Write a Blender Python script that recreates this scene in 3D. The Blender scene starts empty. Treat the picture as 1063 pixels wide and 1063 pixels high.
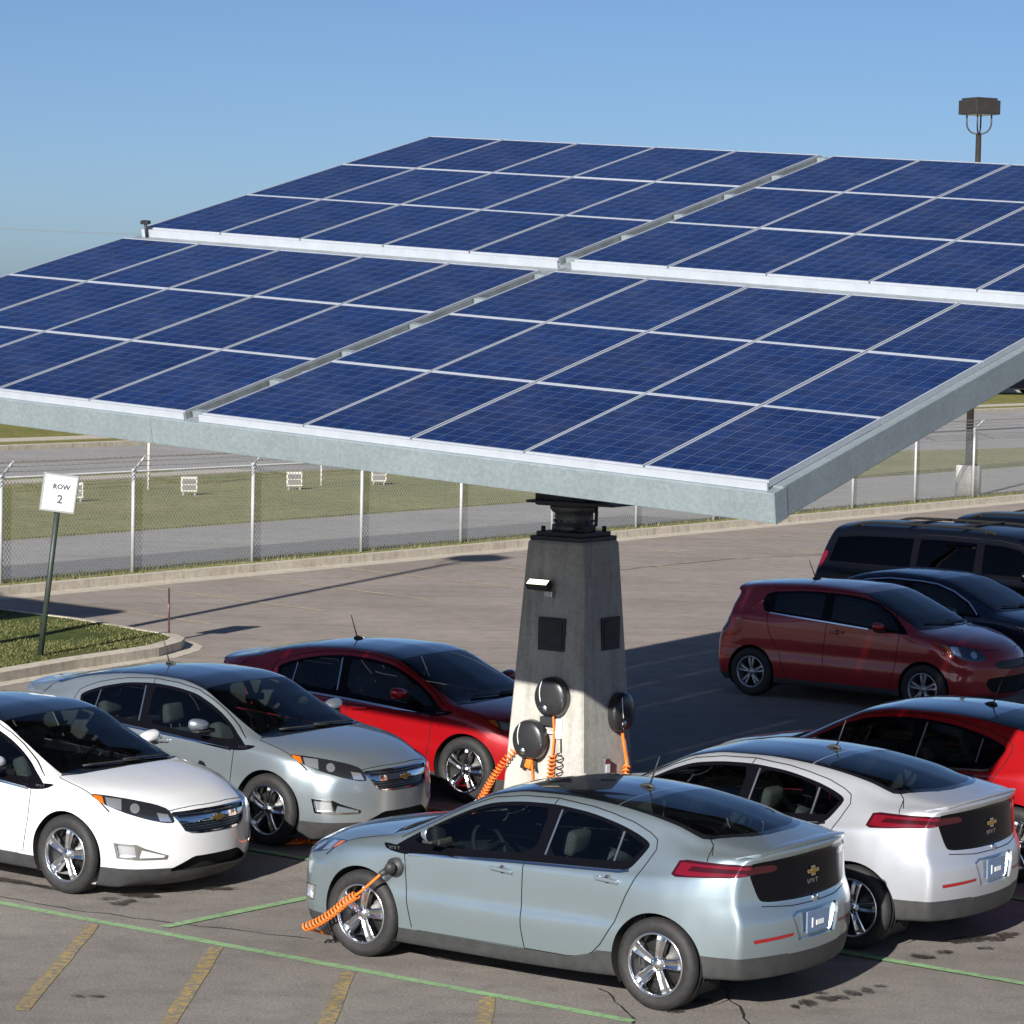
import bpy, bmesh, math, random
from mathutils import Vector, Matrix
from mathutils.bvhtree import BVHTree
random.seed(7)
SC = bpy.context.scene
COL = SC.collection
# ------------------------------------------------------------------ camera
CAM_H, CAM_PITCH, CAM_ROLL = 4.9994, 0.069925, 0.0190
cam_data = bpy.data.cameras.new('camera')
cam_data.sensor_width = 36.0
cam_data.lens = 3062.57 / 1063.0 * 36.0
cam_data.clip_start = 0.1
cam_data.clip_end = 6000.0
cam = bpy.data.objects.new('camera', cam_data)
COL.objects.link(cam)
cam.matrix_world = Matrix.Translation((0, 0, CAM_H)) @ Matrix.Rotation(math.pi/2 - CAM_PITCH, 4, 'X') @ Matrix.Rotation(CAM_ROLL, 4, 'Z')
SC.camera = cam
# ------------------------------------------------------------------ sky and sun
SUN_EL = math.radians(24.5)
TO_SUN = Vector((-0.36, -0.933, 0)).normalized() * math.cos(SUN_EL) + Vector((0, 0, math.sin(SUN_EL)))
world = bpy.data.worlds.new('World')
SC.world = world
world.use_nodes = True
wn = world.node_tree
sky = wn.nodes.new('ShaderNodeTexSky')
sky.sky_type = 'NISHITA'
sky.sun_disc = False
sky.sun_elevation = SUN_EL
sky.sun_rotation = math.atan2(TO_SUN.x, TO_SUN.y)
sky.altitude = 200.0
sky.air_density = 0.57
sky.dust_density = 0.82
sky.ozone_density = 4.2
bg = wn.nodes['Background']
bg.inputs['Strength'].default_value = 0.056
wn.links.new(sky.outputs['Color'], bg.inputs['Color'])
sun_data = bpy.data.lights.new('sun', 'SUN')
sun_data.energy = 5.0
sun_data.angle = math.radians(0.5)
sun_data.color = (1.0, 0.95, 0.87)
sun = bpy.data.objects.new('sun', sun_data)
COL.objects.link(sun)
sun.rotation_euler = TO_SUN.to_track_quat('Z', 'Y').to_euler()
sun.location = (-30, -40, 60)
SC.view_settings.view_transform = 'Standard'
SC.view_settings.look = 'None'
SC.view_settings.exposure = 0.72
SC.view_settings.gamma = 1.0
SC.cycles.max_bounces = 8
SC.cycles.transparent_max_bounces = 12
SC.cycles.caustics_reflective = False
SC.cycles.caustics_refractive = False
# ------------------------------------------------------------------ material helpers
def new_mat(name):
    m = bpy.data.materials.new(name)
    m.use_nodes = True
    nt = m.node_tree
    return m, nt, nt.nodes['Principled BSDF']
def setp(b, color=None, rough=None, metal=None, coat=None, coat_rough=None, spec=None, emit=None, estr=None):
    if color is not None: b.inputs['Base Color'].default_value = (*color, 1)
    if rough is not None: b.inputs['Roughness'].default_value = rough
    if metal is not None: b.inputs['Metallic'].default_value = metal
    if coat is not None: b.inputs['Coat Weight'].default_value = coat
    if coat_rough is not None: b.inputs['Coat Roughness'].default_value = coat_rough
    if spec is not None: b.inputs['Specular IOR Level'].default_value = spec
    if emit is not None:
        b.inputs['Emission Color'].default_value = (*emit, 1)
        b.inputs['Emission Strength'].default_value = estr
def node(nt, typ, **kw):
    n = nt.nodes.new(typ)
    for k, v in kw.items(): setattr(n, k, v)
    return n
def noise_tex(nt, scale, detail=4, rough=0.55, coord='Object', vec_scale=None):
    tc = node(nt, 'ShaderNodeTexCoord')
    out = tc.outputs[coord]
    if vec_scale:
        mp = node(nt, 'ShaderNodeMapping')
        mp.inputs['Scale'].default_value = vec_scale
        nt.links.new(out, mp.inputs['Vector']); out = mp.outputs['Vector']
    n = node(nt, 'ShaderNodeTexNoise')
    n.inputs['Scale'].default_value = scale
    n.inputs['Detail'].default_value = detail
    n.inputs['Roughness'].default_value = rough
    nt.links.new(out, n.inputs['Vector'])
    return n
def ramp(nt, src, stops):
    r = node(nt, 'ShaderNodeValToRGB')
    el = r.color_ramp.elements
    while len(el) < len(stops): el.new(0.5)
    for e, (p, c) in zip(el, stops):
        e.position = p; e.color = (*c, 1) if len(c) == 3 else c
    nt.links.new(src, r.inputs['Fac'])
    return r
def mixc(nt, fac, a, b, mode='MIX'):
    m = node(nt, 'ShaderNodeMix', data_type='RGBA', blend_type=mode)
    if isinstance(fac, (int, float)): m.inputs[0].default_value = fac
    else: nt.links.new(fac, m.inputs[0])
    for i, v in ((6, a), (7, b)):
        if isinstance(v, tuple): m.inputs[i].default_value = (*v, 1)
        else: nt.links.new(v, m.inputs[i])
    return m.outputs[2]
def bump(nt, b, height, strength=0.3, dist=0.01):
    n = node(nt, 'ShaderNodeBump')
    n.inputs['Strength'].default_value = strength
    n.inputs['Distance'].default_value = dist
    nt.links.new(height, n.inputs['Height'])
    nt.links.new(n.outputs['Normal'], b.inputs['Normal'])
def simple(name, color, rough=0.5, metal=0.0, var=0.0, scale=20.0, bmp=0.0, **kw):
    m, nt, b = new_mat(name)
    setp(b, color, rough, metal, **kw)
    if var or bmp:
        n = noise_tex(nt, scale)
        if var:
            r = ramp(nt, n.outputs['Fac'], [(0.3, tuple(c*(1-var) for c in color)), (0.7, tuple(min(1, c*(1+var)) for c in color))])
            nt.links.new(r.outputs['Color'], b.inputs['Base Color'])
        if bmp: bump(nt, b, n.outputs['Fac'], bmp)
    return m
def paint(name, color, metal=0.0, rough=0.35):
    m, nt, b = new_mat(name)
    setp(b, color, rough, metal, coat=1.0, coat_rough=0.03)
    n = noise_tex(nt, 3.0, 3)                       # faint road film on the paint
    r = ramp(nt, n.outputs['Fac'], [(0.3, tuple(c*0.97 for c in color)), (0.7, color)])
    nt.links.new(r.outputs['Color'], b.inputs['Base Color'])
    r2 = ramp(nt, n.outputs['Fac'], [(0.3, (rough+0.04,)*3), (0.7, (rough-0.03,)*3)])
    nt.links.new(r2.outputs['Color'], b.inputs['Roughness'])
    return m
def glass(name, tint, gloss=0.96):
    m = bpy.data.materials.new(name); m.use_nodes = True
    nt = m.node_tree; nt.nodes.clear()
    o = node(nt, 'ShaderNodeOutputMaterial')
    mx = node(nt, 'ShaderNodeMixShader')
    tr = node(nt, 'ShaderNodeBsdfTransparent'); tr.inputs['Color'].default_value = (*tint, 1)
    gl = node(nt, 'ShaderNodeBsdfGlossy'); gl.inputs['Roughness'].default_value = 0.015
    gl.inputs['Color'].default_value = (gloss, gloss, gloss, 1)
    fr = node(nt, 'ShaderNodeFresnel'); fr.inputs['IOR'].default_value = 1.52
    nt.links.new(fr.outputs[0], mx.inputs[0])
    nt.links.new(tr.outputs[0], mx.inputs[1]); nt.links.new(gl.outputs[0], mx.inputs[2])
    nt.links.new(mx.outputs[0], o.inputs['Surface'])
    return m
M = {}
M['black_gloss'] = simple('black_gloss', (0.004, 0.004, 0.006), 0.12, spec=0.12)
M['roof_black'] = simple('roof_black', (0.006, 0.007, 0.010), 0.10, coat=1.0, coat_rough=0.02)
M['black_plastic'] = simple('black_plastic', (0.030, 0.031, 0.033), 0.55, var=0.15, scale=30)
M['clad_plastic'] = simple('clad_plastic', (0.038, 0.039, 0.041), 0.5, var=0.2, scale=12)
M['gap_dark'] = simple('gap_dark', (0.004, 0.004, 0.004), 0.9)
M['liner'] = simple('liner', (0.006, 0.006, 0.006), 0.95)
M['rubber'] = simple('rubber', (0.018, 0.018, 0.019), 0.7, var=0.3, scale=25)
M['polished'] = simple('polished_alloy', (0.78, 0.79, 0.81), 0.16, 1.0)
M['alloy'] = simple('painted_alloy', (0.42, 0.43, 0.45), 0.35, 0.8)
M['chrome'] = simple('chrome', (0.82, 0.83, 0.85), 0.08, 1.0)
M['satin'] = simple('satin_metal', (0.55, 0.57, 0.60), 0.30, 1.0)
M['disc_metal'] = simple('brake_disc', (0.10, 0.10, 0.10), 0.45, 0.8)
M['window_glass'] = glass('window_glass', (0.40, 0.47, 0.48))
M['screen_glass'] = glass('screen_glass', (0.66, 0.74, 0.72))
M['cabin'] = simple('cabin_trim', (0.03, 0.03, 0.032), 0.8, var=0.2, scale=15)
M['seat'] = simple('seat_cloth', (0.13, 0.125, 0.12), 0.85, var=0.2, scale=40)
M['lamp_red'] = simple('lamp_red', (0.13, 0.004, 0.012), 0.15, coat=.7, coat_rough=0.03)
M['lamp_dark_red'] = simple('lamp_dark_red', (0.035, 0.003, 0.006), 0.15, coat=.5, coat_rough=0.02)
M['reflector_red'] = simple('reflector_red', (0.26, 0.008, 0.010), 0.25, coat=0.6)
M['amber'] = simple('amber_lens', (0.62, 0.12, 0.01), 0.15, coat=1.0)
M['lamp_clear'] = simple('lamp_clear', (0.80, 0.83, 0.88), 0.22, 0.85, coat=1.0)
M['lamp_housing'] = simple('lamp_housing', (0.13, 0.145, 0.17), 0.20, 0.9, coat=1.0, coat_rough=0.02)
M['gold'] = simple('gold_badge', (0.55, 0.36, 0.08), 0.25, 0.9)
M['plate'] = simple('plate_face', (0.13, 0.20, 0.33), 0.35, var=0.1, scale=30, coat=0.5)
M['white_mark'] = simple('white_mark', (0.8, 0.8, 0.8), 0.5)
M['galv'] = None
# ------------------------------------------------------------------ object helpers
def tag(o, label=None, cat=None, group=None, kind=None):
    if label: o['label'] = label
    if cat: o['category'] = cat
    if group: o['group'] = group
    if kind: o['kind'] = kind
    return o
def empty(name, loc=(0, 0, 0), rz=0.0):
    o = bpy.data.objects.new(name, None)
    o.empty_display_size = 0.3
    COL.objects.link(o); o.location = loc; o.rotation_euler = (0, 0, rz)
    return o
def obj(name, bm, mats, parent=None, smooth=False, loc=None):
    me = bpy.data.meshes.new(name)
    bmesh.ops.recalc_face_normals(bm, faces=bm.faces[:]) if getattr(bm, 'fix', False) else None
    bm.to_mesh(me); bm.free()
    if not isinstance(mats, (list, tuple)): mats = [mats]
    for m in mats: me.materials.append(m)
    if smooth:
        for p in me.polygons: p.use_smooth = True
    o = bpy.data.objects.new(name, me)
    COL.objects.link(o)
    if parent is not None: o.parent = parent
    if loc is not None: o.location = loc
    return o
def kids(o): return [c for c in bpy.data.objects if c.parent == o]
def copy_tree(o, parent=None, swap=None):
    c = o.copy(); COL.objects.link(c); c.parent = parent
    if swap and c.type == 'MESH':
        for s in c.material_slots:
            if s.material and s.material.name in swap:
                nm = swap[s.material.name]; s.link = 'OBJECT'; s.material = nm
    for ch in CHILD.get(o.name, []): copy_tree(ch, c, swap)
    return c
CHILD = {}
def index_children():
    CHILD.clear()
    for o in bpy.data.objects:
        if o.parent: CHILD.setdefault(o.parent.name, []).append(o)
def add_box(bm, lo, hi, mat=None, mi=0, bevel=0.0):
    x0, y0, z0 = lo; x1, y1, z1 = hi
    vs = [bm.verts.new(p) for p in ((x0,y0,z0),(x1,y0,z0),(x1,y1,z0),(x0,y1,z0),(x0,y0,z1),(x1,y0,z1),(x1,y1,z1),(x0,y1,z1))]
    fs = [bm.faces.new([vs[i] for i in f]) for f in ((3,2,1,0),(4,5,6,7),(0,1,5,4),(1,2,6,5),(2,3,7,6),(3,0,4,7))]
    for f in fs: f.material_index = mi
    if bevel:
        es = list({e for f in fs for e in f.edges})
        r = bmesh.ops.bevel(bm, geom=es, offset=bevel, segments=2, affect='EDGES', profile=0.6)
        for f in r['faces']: f.material_index = mi
        vs = list({v for f in r['faces'] for v in f.verts} | {v for v in vs if v.is_valid})
    if mat is not None:
        bmesh.ops.transform(bm, matrix=mat, verts=[v for v in vs if v.is_valid])
    return vs
def frame_at(d):
    d = Vector(d).normalized()
    a = Vector((0, 0, 1)) if abs(d.z) < 0.9 else Vector((1, 0, 0))
    u = d.cross(a).normalized(); w = d.cross(u)
    return u, w
def add_tube(bm, pts, r, seg=8, mi=0, caps=True, closed=False):
    pts = [Vector(p) for p in pts]
    rs = r if isinstance(r, (list, tuple)) else [r]*len(pts)
    rings = []; u = None
    n = len(pts)
    for i, p in enumerate(pts):
        d = (pts[(i+1) % n] - pts[i-1]) if closed else (pts[min(i+1, n-1)] - pts[max(i-1, 0)])
        d.normalize()
        if u is None: u, w = frame_at(d)
        else:
            u = (u - d*u.dot(d)).normalized(); w = d.cross(u)
        rings.append([bm.verts.new(p + (u*math.cos(2*math.pi*k/seg) + w*math.sin(2*math.pi*k/seg))*rs[i]) for k in range(seg)])
    rng = range(n) if closed else range(n-1)
    for i in rng:
        a, b = rings[i], rings[(i+1) % n]
        for k in range(seg):
            f = bm.faces.new((a[k], a[(k+1) % seg], b[(k+1) % seg], b[k])); f.material_index = mi; f.smooth = True
    if caps and not closed:
        f = bm.faces.new(rings[0][::-1]); f.material_index = mi
        f = bm.faces.new(rings[-1]); f.material_index = mi
    return rings
def add_lathe(bm, prof, seg=48, axis='Y', mi=0, closed=False, smooth=True):
    """prof: (radius, along axis)"""
    rings = []
    for r, t in prof:
        ring = []
        for k in range(seg):
            a = 2*math.pi*k/seg
            if axis == 'Y': p = (r*math.cos(a), t, r*math.sin(a))
            else: p = (r*math.cos(a), r*math.sin(a), t)
            ring.append(bm.verts.new(p))
        rings.append(ring)
    n = len(prof)
    for i in range(n if closed else n-1):
        a, b = rings[i], rings[(i+1) % n]
        for k in range(seg):
            f = bm.faces.new((a[k], a[(k+1) % seg], b[(k+1) % seg], b[k])); f.material_index = mi; f.smooth = smooth
    return rings
def add_prism(bm, poly, z0, z1, mi=0):
    """poly: list of (x, y), counter-clockwise"""
    lo = [bm.verts.new((x, y, z0)) for x, y in poly]; hi = [bm.verts.new((x, y, z1)) for x, y in poly]
    n = len(poly)
    fs = [bm.faces.new(lo[::-1]), bm.faces.new(hi)]
    for i in range(n): fs.append(bm.faces.new((lo[i], lo[(i+1) % n], hi[(i+1) % n], hi[i])))
    for f in fs: f.material_index = mi
    return lo + hi
def text_bm(s, size, extrude=0.002, bold=0.0):
    cu = bpy.data.curves.new('txt', 'FONT'); cu.body = s; cu.size = size; cu.extrude = extrude; cu.offset = bold
    cu.align_x = 'CENTER'; cu.align_y = 'CENTER'; cu.resolution_u = 2
    o = bpy.data.objects.new('txt', cu); COL.objects.link(o)
    bpy.context.view_layer.update()
    me = o.evaluated_get(bpy.context.evaluated_depsgraph_get()).to_mesh()
    bm = bmesh.new(); bm.from_mesh(me)
    o.to_mesh_clear(); bpy.data.objects.remove(o); bpy.data.curves.remove(cu)
    return bm
def pchip(xs, ys):
    n = len(xs)
    h = [xs[i+1]-xs[i] for i in range(n-1)]
    d = [(ys[i+1]-ys[i])/h[i] for i in range(n-1)]
    m = [0.0]*n
    for i in range(1, n-1):
        if d[i-1]*d[i] > 0:
            w1 = 2*h[i]+h[i-1]; w2 = h[i]+2*h[i-1]
            m[i] = (w1+w2)/(w1/d[i-1]+w2/d[i])
    if n > 1: m[0] = d[0]; m[-1] = d[-1]
    def f(x):
        if x <= xs[0]: return ys[0]
        if x >= xs[-1]: return ys[-1]
        lo, hi = 0, n-1
        while hi-lo > 1:
            k = (lo+hi)//2
            if xs[k] <= x: lo = k
            else: hi = k
        t = (x-xs[lo])/h[lo]; t2 = t*t; t3 = t2*t
        return (2*t3-3*t2+1)*ys[lo] + (t3-2*t2+t)*h[lo]*m[lo] + (-2*t3+3*t2)*ys[lo+1] + (t3-t2)*h[lo]*m[lo+1]
    return f
def sstep(t):
    t = max(0.0, min(1.0, t)); return t*t*(3-2*t)
def chaikin(poly, it=2, closed=True):
    for _ in range(it):
        out = []
        n = len(poly)
        for i in range(n if closed else n-1):
            a, b = poly[i], poly[(i+1) % n]
            out.append(tuple(a[k]*0.8+b[k]*0.2 for k in range(2)))
            out.append(tuple(a[k]*0.2+b[k]*0.8 for k in range(2)))
        poly = out
    return poly
def strip(line, w):
    """polygon of width w round an open 2-D polyline"""
    L, R = [], []
    for i, p in enumerate(line):
        a = line[max(i-1, 0)]; b = line[min(i+1, len(line)-1)]
        dx, dy = b[0]-a[0], b[1]-a[1]; l = math.hypot(dx, dy) or 1
        nx, ny = -dy/l*w/2, dx/l*w/2
        L.append((p[0]+nx, p[1]+ny)); R.append((p[0]-nx, p[1]-ny))
    return L + R[::-1]
# ------------------------------------------------------------------ car body library
S2 = math.sqrt(0.5)
PROJ = {  # viewing direction (pointing at the car), horizontal axis a, vertical axis b
 'side':  (Vector((0,-1,0)), Vector((1,0,0)), Vector((0,0,1))),
 'top':   (Vector((0,0,-1)), Vector((1,0,0)), Vector((0,1,0))),
 'front': (Vector((-1,0,0)), Vector((0,1,0)), Vector((0,0,1))),
 'rear':  (Vector((1,0,0)), Vector((0,1,0)), Vector((0,0,1))),
 'fc':    (Vector((-S2,-S2,0)), Vector((S2,-S2,0)), Vector((0,0,1))),
 'rc':    (Vector((S2,-S2,0)), Vector((S2,S2,0)), Vector((0,0,1)))}
def in_poly(p, poly):
    x, y = p; c = False; n = len(poly); j = n-1
    for i in range(n):
        xi, yi = poly[i]; xj, yj = poly[j]
        if (yi > y) != (yj > y) and x < (xj-xi)*(y-yi)/(yj-yi)+xi: c = not c
        j = i
    return c
def build_surface(sp):
    """half body (y >= 0) as a grid of stations along the car, with rounded, bowed ends"""
    lines = []
    for L in sp['lines']:
        xs = [k[0] for k in L]
        lines.append((pchip(xs, [k[1] for k in L]), pchip(xs, [k[2] for k in L])))
    nl = len(lines); sub = sp.get('sub', 4)
    us = [i/sub for i in range((nl-1)*sub+1)]
    def section(X):
        ys = [l[0](X) for l in lines]; zs = [l[1](X) for l in lines]
        fy = pchip(list(range(nl)), ys); fz = pchip(list(range(nl)), zs)
        return [(max(0.0, fy(u)), fz(u)) for u in us]
    xf, xr, rf, rr = sp['xf'], sp['xr'], sp['rf'], sp['rr']
    zc = sp.get('zc', 0.55); ymax = sp['ymax']
    rows = []
    n = 7
    for i in range(n):                              # rear rounding
        a = (i+0.0)/n*math.pi/2
        rows.append((xr + rr - rr*math.cos(a), rr*(1-math.sin(a))))
    st = sp.get('step', 0.035)
    m = int((xf-xr-rf-rr)/st)
    for i in range(m+1): rows.append((xr+rr+(xf-xr-rf-rr)*i/m, 0.0))
    for i in range(1, n+1):
        a = i/n*math.pi/2
        rows.append((xf - rf + rf*math.sin(a), rf*(1-math.cos(a))))
    bf, br = sp['bowf'], sp['bowr']
    lf = pchip(*zip(*sp['leanf'])); lr = pchip(*zip(*sp['leanr']))
    f0, r0, lf0, lr0 = sp['f0'], sp['r0'], sp['lf0'], sp['lr0']
    def warp(X, y, z):
        x = X
        if X > f0: x -= bf(y)*sstep((X-f0)/(xf-f0))
        if X > lf0: x += lf(z)*sstep((X-lf0)/(xf-lf0))
        if X < r0: x += br(y)*sstep((r0-X)/(r0-xr))
        if X < lr0: x += lr(z)*sstep((lr0-X)/(lr0-xr))
        return (x, y, z)
    bm = bmesh.new()
    grid = []
    def shrink(y, z, d): return y*(1-d/ymax), zc+(z-zc)*(1-d/0.45)
    for X, d in rows:
        sec = section(max(xr, min(xf, X)))
        row = []
        for y, z in sec:
            if d: y, z = shrink(y, z, d)
            row.append(bm.verts.new(warp(X, y, z)))
        grid.append((X, row, [(shrink(y, z, d) if d else (y, z)) for y, z in sec]))
    for i in range(len(grid)-1):
        a, b = grid[i][1], grid[i+1][1]
        for k in range(len(us)-1):
            bm.faces.new((a[k], b[k], b[k+1], a[k+1]))
    for end in (0, -1):
        X, row, sec = grid[end]
        zmid = (sec[0][1]+sec[-1][1])/2
        prev = row
        gs = [0.94, 0.88, 0.8, 0.72, 0.64, 0.56, 0.48, 0.4, 0.32, 0.24, 0.16, 0.08]
        for g in gs:
            cur = [bm.verts.new(warp(X, y*g, zmid+(z-zmid)*g)) for y, z in sec]
            for k in range(len(us)-1):
                f = (prev[k], cur[k], cur[k+1], prev[k+1]) if end == -1 else (prev[k], prev[k+1], cur[k+1], cur[k])
                bm.faces.new(f)
            prev = cur
        c = bm.verts.new(warp(X, 0, zmid))
        for k in range(len(us)-1):
            bm.faces.new((prev[k], c, prev[k+1]) if end == -1 else (prev[k], prev[k+1], c))
    bm.normal_update()
    if sum(f.normal.y for f in bm.faces) < 0: bmesh.ops.reverse_faces(bm, faces=bm.faces[:])
    bm.normal_update()
    return bm, section, warp
def cut_label(bm, lay, lab, cuts, names):
    for c in cuts:
        name, proj, poly = c['name'], c['proj'], c['poly']
        D, A, B = PROJ[proj]
        cond = c.get('cond'); only = c.get('only')
        P = []
        for i in range(len(poly)):
            p, q = poly[i], poly[(i+1) % len(poly)]
            l = math.hypot(q[0]-p[0], q[1]-p[1])
            n = max(1, int(l/0.12))
            for k in range(n): P.append((p[0]+(q[0]-p[0])*k/n, p[1]+(q[1]-p[1])*k/n))
        a0 = min(p[0] for p in P)-0.05; a1 = max(p[0] for p in P)+0.05
        b0 = min(p[1] for p in P)-0.05; b1 = max(p[1] for p in P)+0.05
        def ok(f):
            if f.normal.dot(D) > -0.02: return False
            m = f.calc_center_median()
            return not cond or cond(m, f.normal)
        cand = []
        for f in bm.faces:
            m = f.calc_center_median()
            if a0 <= m.dot(A) <= a1 and b0 <= m.dot(B) <= b1 and ok(f): cand.append(f)
        cand = set(cand)
        for i in range(len(P)):
            p, q = P[i], P[(i+1) % len(P)]
            dx, dy = q[0]-p[0], q[1]-p[1]
            if math.hypot(dx, dy) < 1e-6: continue
            e0, e1 = min(p[0], q[0])-1e-4, max(p[0], q[0])+1e-4
            g0, g1 = min(p[1], q[1])-1e-4, max(p[1], q[1])+1e-4
            fs = []
            for f in cand:
                if not f.is_valid: continue
                aa = [v.co.dot(A) for v in f.verts]
                if max(aa) < e0 or min(aa) > e1: continue
                bb = [v.co.dot(B) for v in f.verts]
                if max(bb) < g0 or min(bb) > g1: continue
                fs.append(f)
            if not fs: continue
            no = (A*(-dy) + B*dx).normalized()
            geom = list(fs) + list({e for f in fs for e in f.edges}) + list({v for f in fs for v in f.verts})
            r = bmesh.ops.bisect_plane(bm, geom=geom, dist=1e-5, plane_co=A*p[0]+B*p[1], plane_no=no)
            for g in r['geom']:
                if isinstance(g, bmesh.types.BMFace): cand.add(g)
        bm.normal_update()
        li = names.setdefault(name, len(names))
        for f in cand:
            if not f.is_valid: continue
            if only is not None and f[lay] not in [names[o] for o in only if o in names]: continue
            m = f.calc_center_median()
            if in_poly((m.dot(A), m.dot(B)), poly) and (not cond or cond(m, f.normal)): f[lay] = li
class Shell:
    def __init__(self, sp, cuts):
        bm, self.section, self.warp = build_surface(sp)
        full = bm.copy()
        g = full.verts[:] + full.edges[:] + full.faces[:]
        d = bmesh.ops.duplicate(full, geom=g)
        vs = [v for v in d['geom'] if isinstance(v, bmesh.types.BMVert)]
        for v in vs: v.co.y = -v.co.y
        bmesh.ops.reverse_faces(full, faces=[f for f in d['geom'] if isinstance(f, bmesh.types.BMFace)])
        bmesh.ops.remove_doubles(full, verts=full.verts[:], dist=1e-5)
        bmesh.ops.triangulate(full, faces=full.faces[:])
        full.normal_update()
        self.vn = [v.normal.copy() for v in full.verts]
        self.vc = [v.co.copy() for v in full.verts]
        self.tri = [[v.index for v in f.verts] for f in full.faces]
        full.verts.index_update()
        self.tri = [[v.index for v in f.verts] for f in full.faces]
        self.bvh = BVHTree.FromBMesh(full)
        full.free()
        self.lay = bm.faces.layers.int.new('part')
        self.names = {'body': 0}
        cut_label(bm, self.lay, None, cuts, self.names)
        self.bm = bm
    def hit(self, o, d):
        r = self.bvh.ray_cast(Vector(o), Vector(d)); return r[0], r[1]
    def normal(self, co):
        loc, n, i, dist = self.bvh.find_nearest(co)
        if i is None: return Vector((0, 0, 1))
        a, b, c = self.tri[i]
        A, B, C = self.vc[a], self.vc[b], self.vc[c]
        e0, e1, e2 = B-A, C-A, loc-A
        d00, d01, d11, d20, d21 = e0.dot(e0), e0.dot(e1), e1.dot(e1), e2.dot(e0), e2.dot(e1)
        den = d00*d11-d01*d01
        if abs(den) < 1e-14: return n
        v = (d11*d20-d01*d21)/den; w = (d00*d21-d01*d20)/den
        r = self.vn[a]*(1-v-w)+self.vn[b]*v+self.vn[c]*w
        return r.normalized() if r.length > 1e-6 else n
    def part(self, names, obname, mats, parent, side='both', offset=0.0, recess=None, split=False, lip=0.0):
        """build an object of the faces carrying one of names; side 'L', 'R' or 'both'"""
        if isinstance(names, str): names = [names]
        ids = [self.names[n] for n in names if n in self.names]
        faces = [f for f in self.bm.faces if f[self.lay] in ids]
        if not faces: return None
        sides = {'both': (1, -1), 'L': (1,), 'R': (-1,)}[side]
        vmap = {}; co = []; nor = []; polys = []
        def vert(v, s):
            k = (v.index, s if v.co.y > 1e-5 else 0)
            if k not in vmap:
                p = Vector((v.co.x, v.co.y*s, v.co.z)); n = self.normal(p)
                vmap[k] = len(co)
                if recess is not None: p = p + Vector((recess[0], recess[1]*s, recess[2]))
                co.append(p + n*offset); nor.append(n)
            return vmap[k]
        self.bm.verts.index_update()
        edges = {}
        for s in sides:
            for f in faces:
                vs = [vert(v, s) for v in f.verts]
                if s < 0: vs = vs[::-1]
                polys.append(vs)
                if recess is not None or lip:
                    for i in range(len(vs)):
                        e = (vs[i], vs[(i+1) % len(vs)])
                        if (e[1], e[0]) in edges: del edges[(e[1], e[0])]
                        else: edges[e] = True
        nfl = len(polys)
        if recess is not None or lip:               # side walls
            wm = {}
            def wv(i):
                if i not in wm:
                    wm[i] = len(co)
                    if recess is not None:
                        r = Vector(recess); r.y *= (1 if co[i].y >= 0 else -1)
                        co.append(co[i]-r)
                    else:
                        co.append(co[i]-nor[i]*lip)
                    nor.append(nor[i])
                return wm[i]
            for (a, b) in list(edges):
                polys.append([b, a, wv(a), wv(b)])
        me = bpy.data.meshes.new(obname)
        me.from_pydata([tuple(c) for c in co], [], polys)
        for m in (mats if isinstance(mats, (list, tuple)) else [mats]): me.materials.append(m)
        for i, p in enumerate(me.polygons): p.use_smooth = i < nfl
        ln = []
        for p in me.polygons:
            for li in p.loop_indices:
                ln.append(tuple(nor[me.loops[li].vertex_index]) if p.index < nfl else tuple(p.normal))
        me.normals_split_custom_set(ln)
        o = bpy.data.objects.new(obname, me); COL.objects.link(o)
        if parent is not None: o.parent = parent
        return o
def gap(proj, line, w=0.008, cond=None, only=None):
    return dict(name='gap', proj=proj, poly=strip(line, w), cond=cond, only=only)
def circle(cx, cz, r, n=40): return [(cx+r*math.cos(2*math.pi*i/n), cz+r*math.sin(2*math.pi*i/n)) for i in range(n)]
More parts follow.
